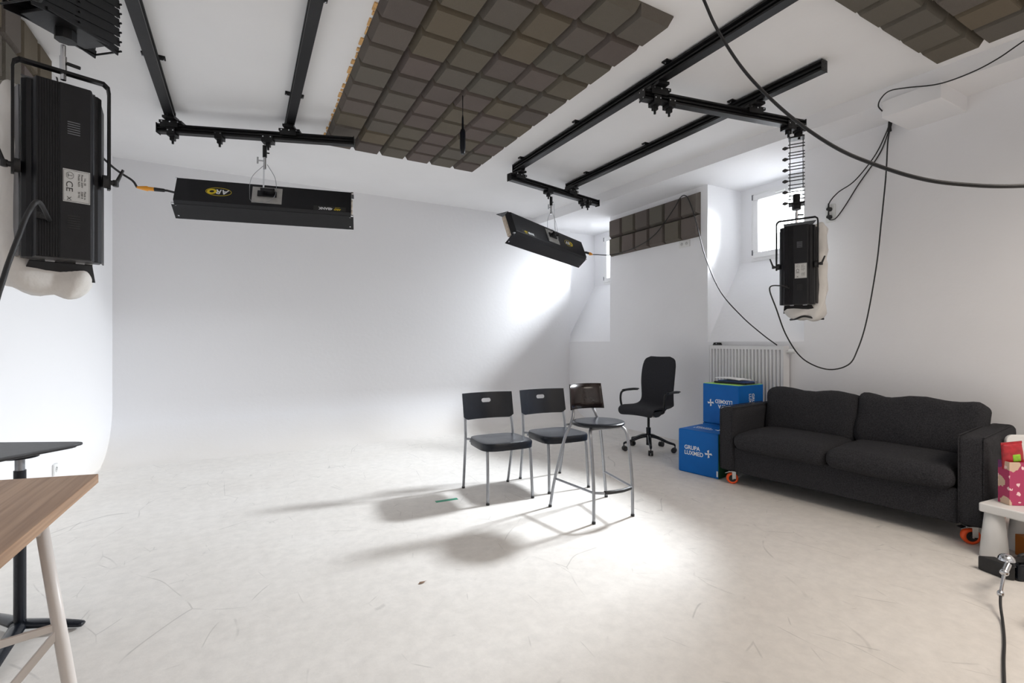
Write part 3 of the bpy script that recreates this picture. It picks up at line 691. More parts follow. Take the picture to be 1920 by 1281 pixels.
cable('thin black cable running along the beam at the upper right into the boxed corner', [(4.36, .0, 2.99), atx(2050, -10, 4.30), atx(1920, 76, 4.24), atx(1870, 110, 4.22), atx(1820, 136, 4.21), atx(1760, 157, 4.22), atx(1700, 164, 4.22), atx(1668, 170, 4.22), atx(1652, 184, 4.23), atx(1647, 198, 4.25), atx(1654, 208, 4.255)], .0045)
hp = atx(1668, 230, 4.66)
cable('thin black cable from the soffit to the upper plug of the wall socket', [hp, atx(1661, 250, 4.67), atx(1640, 292, 4.66), atx(1603, 338, 4.66), atx(1572, 360, 4.66), atx(1556, 378, 4.66), atx(1553, 392, 4.655)], .005)
cable('thin black cable from the soffit looping under to the lower socket plug', [hp + Vector((.0, -.008, 0)), atx(1664, 252, 4.685), atx(1648, 290, 4.685), atx(1610, 345, 4.685), atx(1585, 385, 4.68), atx(1568, 408, 4.67), atx(1558, 412, 4.66), atx(1553, 409, 4.655)], .005)
c4 = Matrix.Translation(UL4) @ Matrix.Rotation(math.atan2(ux4.y, ux4.x), 4, 'Z') @ Vector((-.073, -.034, -.178))
cable('long black cable drooping from the soffit down the wall and up to the window light', [hp + Vector((0, -.016, 0)), atx(1665, 262, 4.64), atx(1661, 330, 4.62), atx(1652, 420, 4.60), atx(1643, 500, 4.58), atx(1625, 600, 4.56), atx(1608, 655, 4.50), atx(1590, 684, 4.40), atx(1550, 692, 4.30), atx(1505, 672, 4.15), atx(1475, 630, 4.0), atx(1456, 580, 3.85), atx(1443, 540, 3.80), c4 + Vector((-.03, 0.02, .01)), c4], .0055)
cable('black cable over the wall foam panel hanging down to the radiator', [PE3, atx(1150, 477, 4.55), atx(1195, 462, 4.59), atx(1230, 437, 4.61), atx(1262, 393, 4.612), atx(1275, 371, 4.615), atx(1284, 366, 4.615), atx(1292, 376, 4.615), atx(1305, 415, 4.612), atx(1322, 480, 4.60), atx(1350, 545, 4.60), atx(1390, 592, 4.61), atx(1430, 627, 4.62), atx(1457, 647, 4.64)], .0058)
cable('black cable from the orange connector of the wide light towards the left wall', [PE2, at(248, 338, 3.92), at(225, 323, 3.9), at(204, 306, 3.88), at(160, 262, 3.8), at(120, 200, 3.7), at(100, 120, 3.5)], .0085)
c1 = Matrix.Translation(UL1) @ Matrix.Rotation(ul1.rotation_euler[2], 4, 'Z') @ Vector((-.044, -.026, -.20))
cable('black mains cable from the big left light curving down past the photo edge', [c1, at(72, 378, 1.60), at(52, 400, 1.56), at(36, 440, 1.52), at(15, 495, 1.48), at(-2, 548, 1.44), at(-60, 720, 1.4), (-.72, 1.40, .775)], .0075)
# ties and plugs
bm = NB(); add_cyl(bm, hp + Vector((0, 0, -.07)), hp + Vector((0, 0, .012)), .014, .010); single('cable_clip', bm, M_RUBBER, 'black clip holding three cables under the soffit beside the boxed corner', 'clip', smooth=True)
# hanging inline switch under the foam
q = Vector((1.47, 3.416, 3.10))
t = thing('pendant_plug', 'slim black plug hanging on a thin cord from the large ceiling foam panel', 'plug', (1.47, 3.416, 2.65))
bm = NB(); add_tube(bm, [q, q + Vector((0, 0, -.12)), q + Vector((0, 0, -.20))], .0035); part('cord', bm, M_RUBBER, t, world=True)
bm = NB(); add_tube(bm, [q + Vector((0, 0, -z)) for z in (.15, .17, .255, .262, .285, .40, .44, .447)], [.004, .007, .009, .017, .022, .022, .016, .013], seg=16); part('plug_body', bm, M_PLASTB, t, world=True)

# ------------------------------------------------------------------ sockets
def socket(label, c, nrm, double=False, vertical=True):
    t = thing('wall_socket', label, 'socket', c, math.atan2(nrm[1], nrm[0]) - R(90) + math.pi)   # local -Y faces the room
    n = 2 if double else 1
    bm = NB()
    h_ = .081 * n if vertical else .081; w_ = .081 if vertical else .081 * n
    add_prism(bm, rrect(w_, h_, .008), -.012, 0, lambda u, v, s: (u, s, v)); pl = part('face_plate', bm, M_WHITEP, t, bevel=.002)
    for k in range(n):
        z = (k - (n - 1) / 2) * .071 if vertical else 0; x = 0 if vertical else (k - (n - 1) / 2) * .071
        bm = NB()
        pr = [(math.cos(2 * math.pi * i / 20) * .021, math.sin(2 * math.pi * i / 20) * .021) for i in range(20)]
        add_prism(bm, pr, -.0135, -.0122, lambda u, v, s: (x + u, s, z + v)); part('socket_recess', bm, M_LABEL, pl)
        bm = NB()
        for s in (-1, 1): add_cyl(bm, (x + s * .0095, -.0145, z), (x + s * .0095, -.012, z), .0028, seg=8)
        add_cyl(bm, (x, -.018, z + .012), (x, -.012, z + .012), .0024, seg=8); part('socket_hole', bm, M_BLACKI, pl)
    return t
def euro_plug(label, c, d):
    t = thing('mains_plug', label, 'plug', c, math.atan2(d[1], d[0]) - R(90) + math.pi)
    bm = NB(); add_tube(bm, [(0, 0, 0), (0, -.012, 0), (0, -.016, 0), (0, -.036, .0), (0, -.04, .0)], [.0195, .0195, .017, .016, .010], seg=18); part('plug_body', bm, M_RUBBER, t)
    bm = NB(); add_cyl(bm, (0, -.028, .004), (.004, -.034, .05), .009, .0055); part('strain_relief', bm, M_RUBBER, t, smooth=True)
    return t
ws = atx(1558, 400, XR)
socket('white double socket on the right wall with two black plugs in it', (XR, ws.y, ws.z), (-1, 0), True)
euro_plug('upper black plug in the double wall socket', (XR - .013, ws.y, ws.z + .0355), (-1, 0))
euro_plug('lower black plug in the double wall socket', (XR - .013, ws.y, ws.z - .0355), (-1, 0))
s1 = atx(1284, 457, XR); socket('white socket on the pier just below the wall foam panel', (XR, s1.y, s1.z), (-1, 0), True, False)
s2 = atx(101, 880, XL); socket('white socket low on the left wall behind the desk corner', (XL + .002, s2.y, s2.z), (1, 0))

# ------------------------------------------------------------------ seating
def side_chair(label, loc, rotz, group):
    """faces local -Y"""
    t = thing('side_chair', label, 'chair', loc, rotz, group)
    bm = NB()
    poly = []
    for k in range(40):
        a = 2 * math.pi * k / 40; c_, s_ = math.cos(a), math.sin(a); e = .42
        u = math.copysign(abs(c_) ** e, c_); v = math.copysign(abs(s_) ** e, s_)
        poly.append((u * (.212 + .008 * v * -1), v * .200 - .012 - .012 * (1 - u * u) * (v < 0)))
    n = len(poly)
    def ringp(sc, z, dz=0): return [bm.verts.new((x * sc, y * sc, z + dz * (y < -.1))) for x, y in poly]
    rings = [ringp(.93, .395), ringp(1.0, .395), ringp(1.01, .435), ringp(.985, .449), ringp(.90, .451), ringp(.6, .444), ringp(.25, .440)]
    for a_, b_ in zip(rings, rings[1:]):
        for i in range(n): bm.faces.new((a_[i], a_[(i + 1) % n], b_[(i + 1) % n], b_[i])).smooth = True
    bm.faces.new(rings[-1]); bm.faces.new(rings[0][::-1])
    part('seat', bm, M_PLASTB, t, smooth=True)
    for s in (-1, 1):
        bm = NB(); add_tube(bm, [(s * .190, -.205, 0), (s * .184, -.19, .25), (s * .182, -.175, .405)], .011, smooth=4); lg = part('leg', bm, M_STEEL, t)
        bm = NB(); add_cyl(bm, (s * .190, -.205, 0), (s * .190, -.204, .014), .013); part('foot_cap', bm, M_RUBBER, lg)
        bm = NB(); add_tube(bm, [(s * .205, .275, 0), (s * .212, .225, .25), (s * .214, .200, .42), (s * .213, .205, .50), (s * .208, .225, .60), (s * .205, .262, .785)], .011, smooth=5); lg = part('leg', bm, M_STEEL, t, label='rear leg running up to the backrest')
        bm = NB(); add_cyl(bm, (s * .205, .275, 0), (s * .205, .274, .014), .013); part('foot_cap', bm, M_RUBBER, lg)
        bm = NB(); add_cyl(bm, (s * .17, .15, .425), (s * .214, .2, .425), .009); add_cyl(bm, (s * .17, -.18, .40), (s * .18, .18, .405), .009); part('seat_rail', bm, M_STEEL, t)
    # backrest, curved, with an oval hand hole
    bm = NB(); W, Hh = .452, .215; nx, nz = 24, 8; th = .009
    grid = {}
    for side in (0, 1):
        for i in range(nx + 1):
            for j in range(nz + 1):
                u = -1 + 2 * i / nx; v = -1 + 2 * j / nz
                r_ = 1 - .10 * max(0, abs(u) - .86) / .14 * max(0, -v) ** 3
                x = u * W / 2; z = .682 + v * Hh / 2 + (1 - r_) * 1.0 * .25 * (v < 0)
                y = .204 + (z - .60) * .20 + .045 * (1 - u * u) + (th if side else 0)
                grid[(side, i, j)] = bm.verts.new((x, y, z))
    for side in (0, 1):
        for i in range(nx):
            for j in range(nz):
                q = [grid[(side, i, j)], grid[(side, i + 1, j)], grid[(side, i + 1, j + 1)], grid[(side, i, j + 1)]]; bm.faces.new(q if side == 0 else q[::-1]).smooth = True
    edge = [(i, 0) for i in range(nx)] + [(nx, j) for j in range(nz)] + [(i, nz) for i in range(nx, 0, -1)] + [(0, j) for j in range(nz, 0, -1)]
    for k in range(len(edge)):
        a_, b_ = edge[k], edge[(k + 1) % len(edge)]; bm.faces.new((grid[(0, *a_)], grid[(1, *a_)], grid[(1, *b_)], grid[(0, *b_)]))
    br = part('backrest', bm, M_PLASTB, t)
    cb = NB(); add_prism(cb, rrect(.086, .034, .0169, 8, 0, .722), .1, .5, lambda u, v, s: (u, s, v)); bmesh.ops.recalc_face_normals(cb, faces=cb.faces)
    me = bpy.data.meshes.new('cut'); cb.to_mesh(me); cb.free(); cut = link(bpy.data.objects.new('cut', me))
    md = br.modifiers.new('hole', 'BOOLEAN'); md.object = cut; md.operation = 'DIFFERENCE'; md.solver = 'EXACT'
    cut.parent = t
    bpy.context.view_layer.update(); dg = bpy.context.evaluated_depsgraph_get(); nm = bpy.data.meshes.new_from_object(br.evaluated_get(dg))
    br.modifiers.clear(); br.data = nm; bpy.data.objects.remove(cut)
    nm.name = 'backrest'
    for p in nm.polygons: p.use_smooth = True
    nm.set_sharp_from_angle(angle=R(40))
    return t
sc1 = side_chair('left black chair with a hand hole in its back, beside the green tape', (1.795, 3.43, 0), R(-3), 'black chairs with grey metal legs')
sc2 = dup(sc1, (2.345, 3.435, 0), R(-3), 'right of two black chairs with hand holes, half behind the bar stool')

def bar_stool(label, loc, rotz):
    t = thing('bar_stool', label, 'stool', loc, rotz)
    bm = NB(); n = 40; rings = []
    for r_, z in ((.155, .622), (.168, .626), (.176, .637), (.176, .645), (.168, .652), (.15, .653), (.09, .648), (.02, .646)):
        rings.append([bm.verts.new((math.cos(2 * math.pi * k / n) * r_ * 1.09, math.sin(2 * math.pi * k / n) * r_ - .03, z)) for k in range(n)])
    for a_, b_ in zip(rings, rings[1:]):
        for i in range(n): bm.faces.new((a_[i], a_[(i + 1) % n], b_[(i + 1) % n], b_[i])).smooth = True
    bm.faces.new(rings[-1]); bm.faces.new(rings[0][::-1]); part('seat', bm, M_PLASTB, t, smooth=True)
    F = {}
    for s in (-1, 1):
        bm = NB(); pts = [(s * .165, -.205, 0), (s * .163, -.20, .25), (s * .158, -.165, .52), (s * .145, -.135, .60), (s * .10, -.09, .618), (s * .05, -.05, .619)]
        add_tube(bm, pts, .011, smooth=5); lg = part('leg', bm, M_STEEL, t); bm = NB(); add_cyl(bm, pts[0], (s * .165, -.205, .014), .013); part('foot_cap', bm, M_RUBBER, lg)
        bm = NB(); pts = [(s * .255, .215, 0), (s * .225, .20, .20), (s * .165, .16, .50), (s * .125, .135, .615), (s * .100, .142, .68), (s * .088, .168, .74), (s * .085, .19, .88)]
        add_tube(bm, pts, .011, smooth=5); lg = part('leg', bm, M_STEEL, t, label='splayed rear leg running up to the backrest'); bm = NB(); add_cyl(bm, pts[0], (s * .254, .214, .014), .013); part('foot_cap', bm, M_RUBBER, lg)
        bm = NB(); add_cyl(bm, (s * .222, .198, .21), (s * .163, -.198, .205), .008); part('side_stretcher', bm, M_STEEL, t)
    bm = NB(); add_tube(bm, [(-.163, -.2, .205), (-.10, -.235, .205), (0, -.25, .205), (.10, -.235, .205), (.163, -.2, .205)], .009, smooth=5); fr_ = part('footrest_bar', bm, M_STEEL, t)
    bm = NB(); add_tube(bm, [(-.10, -.236, .207), (-.05, -.247, .208), (0, -.25, .208), (.05, -.248, .208), (.13, -.224, .207)], .013, smooth=5); part('rubber_sleeve', bm, M_RUBBER, fr_)
    bm = NB(); add_cyl(bm, (-.16, .14, .61), (.16, .14, .61), .008); add_cyl(bm, (-.13, -.12, .612), (.13, -.12, .612), .008); part('seat_frame', bm, M_STEEL, t)
    bm = NB(); W, Hh, nx, nz = .285, .185, 20, 4; th = .011; G = {}
    for side in (0, 1):
        for i in range(nx + 1):
            for j in range(nz + 1):
                u = -1 + 2 * i / nx; v = -1 + 2 * j / nz; x = u * W / 2 * (1 + .03 * v * -1); z = .812 + v * Hh / 2
                y = .108 + (z - .72) * .16 + .055 * (1 - u * u) ** .9 + (th if side else 0) - .012
                G[(side, i, j)] = bm.verts.new((x, y, z))
    for side in (0, 1):
        for i in range(nx):
            for j in range(nz):
                q = [G[(side, i, j)], G[(side, i + 1, j)], G[(side, i + 1, j + 1)], G[(side, i, j + 1)]]; bm.faces.new(q if side == 0 else q[::-1]).smooth = True
    edge = [(i, 0) for i in range(nx)] + [(nx, j) for j in range(nz)] + [(i, nz) for i in range(nx, 0, -1)] + [(0, j) for j in range(nz, 0, -1)]
    for k in range(len(edge)):
        a_, b_ = edge[k], edge[(k + 1) % len(edge)]; bm.faces.new((G[(0, *a_)], G[(1, *a_)], G[(1, *b_)], G[(0, *b_)]))
    part('backrest', bm, M_BROWNB, t, label='glossy black-brown curved backrest')
    return t
bar_stool('tall bar stool with round black seat and small curved dark brown backrest', (2.225, 2.755, 0), R(-3))

def office_chair(label, loc, face):
    """faces local -Y"""
    f = Vector((face[0], face[1], 0)).normalized(); ang = math.atan2(-f.x, f.y) + math.pi
    t = thing('office_chair', label, 'chair', loc, ang)
    # moulded shell: seat running up into a tall back
    prof = [(-.235, .425), (-.245, .448), (-.225, .468), (-.15, .478), (-.03, .472), (.08, .468), (.15, .478), (.195, .512), (.213, .57), (.212, .65), (.215, .75), (.232, .86), (.255, .95), (.272, 1.01), (.280, 1.040)]
    wid = [.19, .215, .225, .235, .24, .238, .230, .215, .205, .205, .212, .214, .208, .185, .125]
    P2 = smooth_path([(0, a, b) for a, b in prof], 4); Wd = smooth_path([(0, a, 0) for a in wid], 4); nx = 18
    bm = NB(); rows = []
    for side in (0, 1):
        rr = []
        for i, p in enumerate(P2):
            tg = (P2[min(i + 1, len(P2) - 1)] - P2[max(i - 1, 0)]).normalized(); nrm = Vector((0, -tg.z, tg.y))
            row = []
            for k in range(nx + 1):
                u = -1 + 2 * k / nx; curl = .028 * abs(u) ** 2.5; off = (0.018 if side == 0 else -.018) * (1 - abs(u) ** 6)
                q = Vector((u * Wd[i].y, p.y, p.z)) + nrm * (curl + off); row.append(bm.verts.new(q))
            rr.append(row)
        rows.append(rr)
    for side in (0, 1):
        for i in range(len(P2) - 1):
            for k in range(nx):
                a_ = rows[side]; q = (a_[i][k], a_[i][k + 1], a_[i + 1][k + 1], a_[i + 1][k]); bm.faces.new(q if side else q[::-1]).smooth = True
    n_ = len(P2) - 1
    for i in range(n_):
        for k in (0, nx): bm.faces.new((rows[0][i][k], rows[1][i][k], rows[1][i + 1][k], rows[0][i + 1][k])).smooth = True
    for k in range(nx):
        for i in (0, n_): bm.faces.new((rows[0][i][k], rows[0][i][k + 1], rows[1][i][k + 1], rows[1][i][k])).smooth = True
    bmesh.ops.remove_doubles(bm, verts=bm.verts, dist=.0005)
    part('seat_shell', bm, M_OFFICE, t, smooth='all')
    bm = NB(); add_prism(bm, [(-.20, .448), (.16, .452), (.20, .50), (.17, .455), (.09, .415), (.0, .385), (-.06, .385)], -.13, .13, lambda u, v, s: (s, u, v)); part('under_seat_cover', bm, M_PLASTB, t, bevel=.01)
    bm = NB(); add_cyl(bm, (-.12, -.12, .425), (-.27, -.12, .42), .006); add_box(bm, (-.275, -.12, .42), (.045, .02, .008)); part('height_lever', bm, M_STEEL, t)
    bm = NB(); add_cyl(bm, (0, 0, .24), (0, 0, .39), .014); add_cyl(bm, (0, 0, .375), (0, 0, .39), .03); part('gas_lift', bm, M_BLACKM, t, smooth=True)
    bm = NB(); add_cyl(bm, (0, 0, .06), (0, 0, .255), .026, seg=20); part('column_sleeve', bm, M_PLASTB, t, smooth=True)
    for s in (-1, 1):
        bm = NB(); add_tube(bm, [(s * .215, -.10, .44), (s * .26, -.125, .47), (s * .275, -.14, .56), (s * .275, -.125, .635), (s * .272, -.06, .658), (s * .268, .06, .66), (s * .262, .19, .655)], .012, smooth=6); ar = part('armrest', bm, M_BLACKM, t)
        bm = NB(); add_tube(bm, [(s * .273, -.09, .663), (s * .270, .0, .668), (s * .266, .12, .667), (s * .262, .20, .660)], .020, smooth=4, flat=.45); part('arm_pad', bm, M_PLASTB, ar)
    for k in range(5):
        a = 2 * math.pi * k / 5 + R(18); d = Vector((math.cos(a), math.sin(a), 0))
        bm = NB(); pts = [d * .02 + Vector((0, 0, .165)), d * .10 + Vector((0, 0, .150)), d * .21 + Vector((0, 0, .108)), d * .275 + Vector((0, 0, .092)), d * .288 + Vector((0, 0, .075))]
        add_tube(bm, pts, [.026, .023, .018, .015, .010], smooth=4, flat=.8); leg = part('base_arm', bm, M_PLASTB, t, smooth='all')
        bm = NB(); c = d * .288; add_cyl(bm, c + Vector((0, 0, .08)), c + Vector((0, 0, .03)), .006); o = Vector((-d.y, d.x, 0)); c2 = c + d * -.012
        for s in (-1, 1): add_cyl(bm, c2 + o * s * .005 + Vector((0, 0, .028)), c2 + o * s * .024 + Vector((0, 0, .028)), .028, seg=16)
        part('caster', bm, M_RUBBER, leg, smooth=True)
    return t
office_chair('tall-backed charcoal office chair on five casters in front of the wall pier', (3.98, 4.0, 0), (-.97, -.24))

# ------------------------------------------------------------------ sofa
SX = Vector((.1065, -.994, 0)); SO = Vector((3.685, 1.95, 0)); LW = 1.41; AW = .135
sofa = thing('sofa', 'long charcoal fabric sofa standing on orange wheels along the right wall', 'sofa', SO, math.atan2(SX.y, SX.x))
hw = LW / 2
def softpart(name, size, c, r, par=sofa, rot=None, **k):
    bm = NB(); m = Matrix.Translation(c) @ (rot if rot else Matrix()); soft_box(bm, size, r, mat4=m, **k); return part(name, bm, M_FABRIC, par, smooth='all')
bm = NB(); add_box(bm, (0, .42, .2225), (LW + .02, .80, .215)); part('seat_base', bm, M_FABRIC, sofa, bevel=.012)
bm = NB(); add_box(bm, (0, .76, .38), (LW + .04, .15, .53)); part('back_frame', bm, M_FABRIC, sofa, bevel=.03, bseg=4)
for s in (-1, 1):
    ar = softpart('armrest', (AW, .84, .54), (s * (hw + AW / 2), .42, .385), .035, n=14, wr=.004, wsc=9, seed=s)
    bm = NB()
    x0 = s * (hw + AW / 2)
    for dx in (-AW / 2 + .012, AW / 2 - .012): add_tube(bm, [(x0 + dx, .006, .13), (x0 + dx, .004, .40), (x0 + dx, .004, .61), (x0 + dx, .02, .648), (x0 + dx, .08, .656), (x0 + dx, .70, .656)], .004, seg=6, smooth=3)
    part('piping', bm, M_FABRIC, ar)
def seat_sag(p): p.z -= .012 * max(0, -p.y / .3); return p
for s in (-1, 1):
    cu_ = softpart('seat_cushion', (LW / 2 - .002, .66, .145), (s * LW / 4, .29 if s < 0 else .275, .395), .066, n=16, puff=.18, wr=.006, wsc=6, seed=4 + s, sag=seat_sag)
    rot = Matrix.Rotation(R(-13), 4, 'X')
    def bsag(p, s=s):
        p.z += .012 * math.sin(p.x * 17 + s) * (p.z > .1); p.z -= .02 * (abs(p.x) / .35) ** 2 * 0 ; return p
    softpart('back_cushion', (LW / 2 + (.01 if s < 0 else .035), .20, .40), (s * LW / 4 + (.0 if s < 0 else .012), .60, .60), .06, n=16, puff=.25, wr=.020, wsc=5, seed=9 + s * 3, rot=rot, sag=bsag)
for s, yy in ((-1, .07), (1, .07), (-1, .77), (1, .77)):
    x0 = s * (hw + AW / 2 - .015)
    T = Matrix.Translation((x0, yy, 0)) @ Matrix.Rotation(R(-50), 4, 'Z')
    bm = NB(); pr = [(-.017, .030), (.017, .030), (.019, .038), (.015, .046), (0, .048), (-.015, .046), (-.019, .038)]
    rg = [[bm.verts.new((u, math.cos(2 * math.pi * k / 28) * v, .048 + math.sin(2 * math.pi * k / 28) * v)) for u, v in pr] for k in range(28)]
    for k in range(28):
        for j in range(len(pr)): bm.faces.new((rg[k][j], rg[k][(j + 1) % len(pr)], rg[(k + 1) % 28][(j + 1) % len(pr)], rg[(k + 1) % 28][j])).smooth = True
    wh = part('caster_wheel', bm, M_CASTER, sofa, mx=T, label='orange caster wheel')
    bm = NB(); add_cyl(bm, (-.015, 0, .048), (.015, 0, .048), .031, seg=24); add_cyl(bm, (-.021, 0, .048), (.021, 0, .048), .012); part('wheel_hub', bm, M_RUBBER, wh, mx=T, smooth=True)
    bm = NB(); add_box(bm, (0, .01, .110), (.075, .085, .008)); add_box(bm, (-.026, .01, .080), (.004, .030, .066)); add_box(bm, (.026, .01, .080), (.004, .030, .066)); add_cyl(bm, (-.03, 0, .047), (.03, 0, .047), .006)
    part('caster_fork', bm, M_CHROME, wh, mx=T, bevel=.001)
    if yy < .2:
        bm = NB(); add_box(bm, (0, -.045, .098), (.046, .03, .006), Matrix.Rotation(R(20), 3, 'X')); add_box(bm, (0, -.03, .105), (.046, .008, .012)); part('brake_pedal', bm, M_CHROME, wh, mx=T, bevel=.001)

# ------------------------------------------------------------------ blue cubes
def merge_text(tb, body, size, mt, sx=1.0, off=.001, align='LEFT'):
    b2 = text_bm(body, size, sx=sx, off=off, ext=.0005, align=align); bmesh.ops.transform(b2, matrix=mt, verts=b2.verts)
    me = bpy.data.meshes.new('tmp'); b2.to_mesh(me); b2.free(); tb.from_mesh(me); bpy.data.meshes.remove(me)
def cube_print(mt):
    """logo laid out in a local plane"""
    tb = NB()
    merge_text(tb, 'GRUPA', .052, mt @ Matrix.Translation((-.135, .027, 0)), .93, .0009)
    merge_text(tb, 'LUXMED', .052, mt @ Matrix.Translation((-.135, -.022, 0)), .93, .0009)
    for a in range(4):
        r_ = Matrix.Translation((.105, .0, 0)) @ Matrix.Rotation(R(8 + 90 * a), 4, 'Z')
        v = [tb.verts.new((mt @ r_ @ Vector(p))) for p in ((.002, -.004, .0006), (.036, -.012, .0006), (.030, .008, .0006), (.002, .004, .0006))]; tb.faces.new(v)
    return tb
def blue_cube(label, c, rotz, top=M_BLUE, side=M_BLUE, prints=(), s=.40):
    t = thing('foam_cube', label, 'cube seat', c, rotz, 'blue printed cube seats')
    bm = NB(); add_box(bm, (0, 0, s / 2), (s, s, s))
    for f in bm.faces:
        f.material_index = 1 if f.normal.z > .9 else (2 if f.normal.y < -.9 else 0)
    part('cover', bm, [M_BLUE, top, side], t, bevel=.012, bseg=4)
    e = s / 2 + .0008
    FR = {'front': frame((-e, 0, s * .52), (0, -1, 0), (0, 0, 1)), 'front_flip': frame((-e, 0, s * .52), (0, 1, 0), (0, 0, -1)),
          'top': frame((-.02, 0, s + .0008), (0, -1, 0), (1, 0, 0)), 'right': frame((0, -e, s * .45), (0, 0, -1), (1, 0, 0))}
    for p in prints: part('lettering', cube_print(FR[p]), M_WHITEI, t, label='white printed words and cross', fix=False)
    bm = NB(); add_box(bm, (-s / 2 + .03 - .03 - .0005, -s / 2 + .012, .045), (.003, .012, .05)); part('sewn_tag', bm, M_WHITEI, t)
    return t
r0 = math.atan2(.157, .987)
blue_cube('lower blue cube seat on the floor left of the sofa, white lettering upright', (3.835, 3.073, 0), r0, side=M_GREEN, prints=('front', 'top'))
blue_cube('blue cube seat standing hidden behind the lower one and carrying the upper one', (4.305, 3.175, 0), R(2))
blue_cube('upper blue cube seat with upside-down lettering under the papers in front of the radiator', (4.300, 3.168, .4005), R(2), top=M_LIME, prints=('front_flip', 'right'))
# folders and paper on the upper cube
zt = .8015
t = thing('clipboard_stack', 'black folders lying on top of the upper blue cube', 'folder', (4.32, 3.15, zt), R(6))
bm = NB(); add_prism(bm, rrect(.24, .34, .02), 0, .018, lambda u, v, s: (u, v, s)); part('lower_folder', bm, M_PLASTB, t, bevel=.003)
bm = NB(); add_prism(bm, rrect(.20, .30, .015, cx=-.01, cy=-.02), .0185, .026, lambda u, v, s: (u, v, s + .03 * (v + .17) * .3)); part('upper_folder', bm, mat('blue_binder', (0.005, 0.04, 0.20), .4, noise_amt=.1), t)
bm = NB(); add_box(bm, (.06, -.175, .016), (.05, .012, .028)); part('binder_ring', bm, M_CHROME, t, bevel=.002)
bm = NB(); n = 8
V = [[bm.verts.new((4.21 + .21 * i / n + .03 * j / n, 3.03 + .31 * j / n, zt + .039 + .012 * math.sin(j / n * 3) + .006 * math.sin(i / n * 5))) for j in range(n + 1)] for i in range(n + 1)]
for i in range(n):
    for j in range(n): bm.faces.new((V[i][j], V[i + 1][j], V[i + 1][j + 1], V[i][j + 1])).smooth = True
o = single('paper_sheets', bm, M_PAPER, 'loose white papers on the black folders above the upper blue cube', 'paper')
sm = o.modifiers.new('thick', 'SOLIDIFY'); sm.thickness = .003; sm.offset = 1

# ------------------------------------------------------------------ radiator
ra = atx(1330, 648, 4.585); rb = atx(1468, 650, 4.585); y0, y1 = rb.y, ra.y; zb_, zt_ = .56, 1.175
t = thing('radiator', 'white ribbed panel radiator under the near window behind the blue cubes', 'radiator', (4.64, (y0 + y1) / 2, zb_))
bm = NB(); n = 21; step = (y1 - y0 - .03) / n; poly = []
yy = y0 + .015
poly.append((4.588, y0 + .002)); 
for k in range(n):
    a = yy + k * step; poly += [(4.588, a + step * .20), (4.612, a + step * .36), (4.612, a + step * .64), (4.588, a + step * .80)]
poly.append((4.588, y1 - .002)); poly += [(4.618, y1 - .002), (4.618, y0 + .002)]
add_prism(bm, poly, zb_ + .035, zt_ - .035, lambda u, v, s: (u, v, s)); 
mm(bm, (4.588, y0, zb_), (4.606, y1, zb_ + .036)); mm(bm, (4.588, y0, zt_ - .036), (4.606, y1, zt_))
part('front_panel', bm, M_RAD, t, world=True)
bm = NB(); mm(bm, (4.665, y0, zb_), (4.68, y1, zt_)); part('rear_panel', bm, M_RAD, t, world=True)
for y_ in (y0 - .004, y1 + .001):
    bm = NB(); mm(bm, (4.586, y_, zb_ + .01), (4.684, y_ + .003, zt_ + .002)); part('side_cover', bm, M_RAD, t, world=True)
for k in range(30):
    bm = NB(); y_ = y0 + .01 + (y1 - y0 - .02) * k / 29; mm(bm, (4.608, y_ - .002, zt_ - .012), (4.664, y_ + .002, zt_ - .002)); part('grille_bar', bm, M_RAD, t, world=True)
bm = NB(); add_cyl(bm, (4.64, y0, zt_ - .06), (4.64, y0 - .045, zt_ - .06), .012); add_cyl(bm, (4.64, y0 - .03, zt_ - .05), (4.64, y0 - .09, zt_ - .05), .020, seg=20); part('thermostat_valve', bm, M_WHITEP, t, world=True, smooth=True)
for y_ in (y0 + .1, y1 - .1):
    bm = NB(); mm(bm, (4.675, y_ - .015, zb_ + .1), (4.70, y_ + .015, zt_ - .1)); part('wall_bracket', bm, M_RAD, t, world=True)
bt = atx(1344, 645, 4.62)
t = thing('clamp_block', 'small black two-part clamp sitting on the left end of the radiator', 'clamp', (4.63, bt.y, zt_ + .003))
bm = NB(); add_box(bm, (0, 0, .008), (.05, .085, .014)); part('clamp_base', bm, M_RUBBER, t, bevel=.003)
bm = NB(); add_box(bm, (0, .03, .022), (.04, .016, .016)); add_box(bm, (0, -.03, .022), (.04, .016, .016)); add_box(bm, (0, 0, .028), (.03, .05, .008)); part('clamp_jaw', bm, M_RUBBER, t, bevel=.002)
bm = NB(); add_cyl(bm, (-.02, 0, .018), (.02, 0, .018), .006); part('clamp_screw', bm, M_CHROME, t)

# ------------------------------------------------------------------ left foreground
t = thing('desk', 'light wooden desk top on white trestle legs at the lower left edge', 'desk', (-.80, 1.6, 0))
bm = NB(); add_prism(bm, [(-.457, 2.263), (-1.16, 2.43), (-1.17, .60), (-.50, .55)], .708, .74, lambda u, v, s: (u, v, s)); part('desk_top', bm, M_WOOD, t, world=True, bevel=.002)
for (a_, b_) in (((-.485, 1.80, .705), (-.385, 1.765, 0)), ((-.92, 1.64, .705), (-.85, 1.62, 0)), ((-.52, .80, .705), (-.44, .80, 0)), ((-.92, .80, .705), (-.85, .80, 0))):
    bm = NB(); a_, b_ = Vector(a_), Vector(b_); add_tube(bm, [a_, a_ * .5 + b_ * .5, b_ + Vector((0, 0, .01)), b_], [.0145, .016, .0165, .0165], seg=18); lg = part('trestle_leg', bm, M_TRESTLE, t, world=True, smooth='all')
    bm = NB(); add_cyl(bm, b_, b_ + Vector((0, 0, .008)), .0175); part('foot_cap', bm, M_RUBBER, lg, world=True)
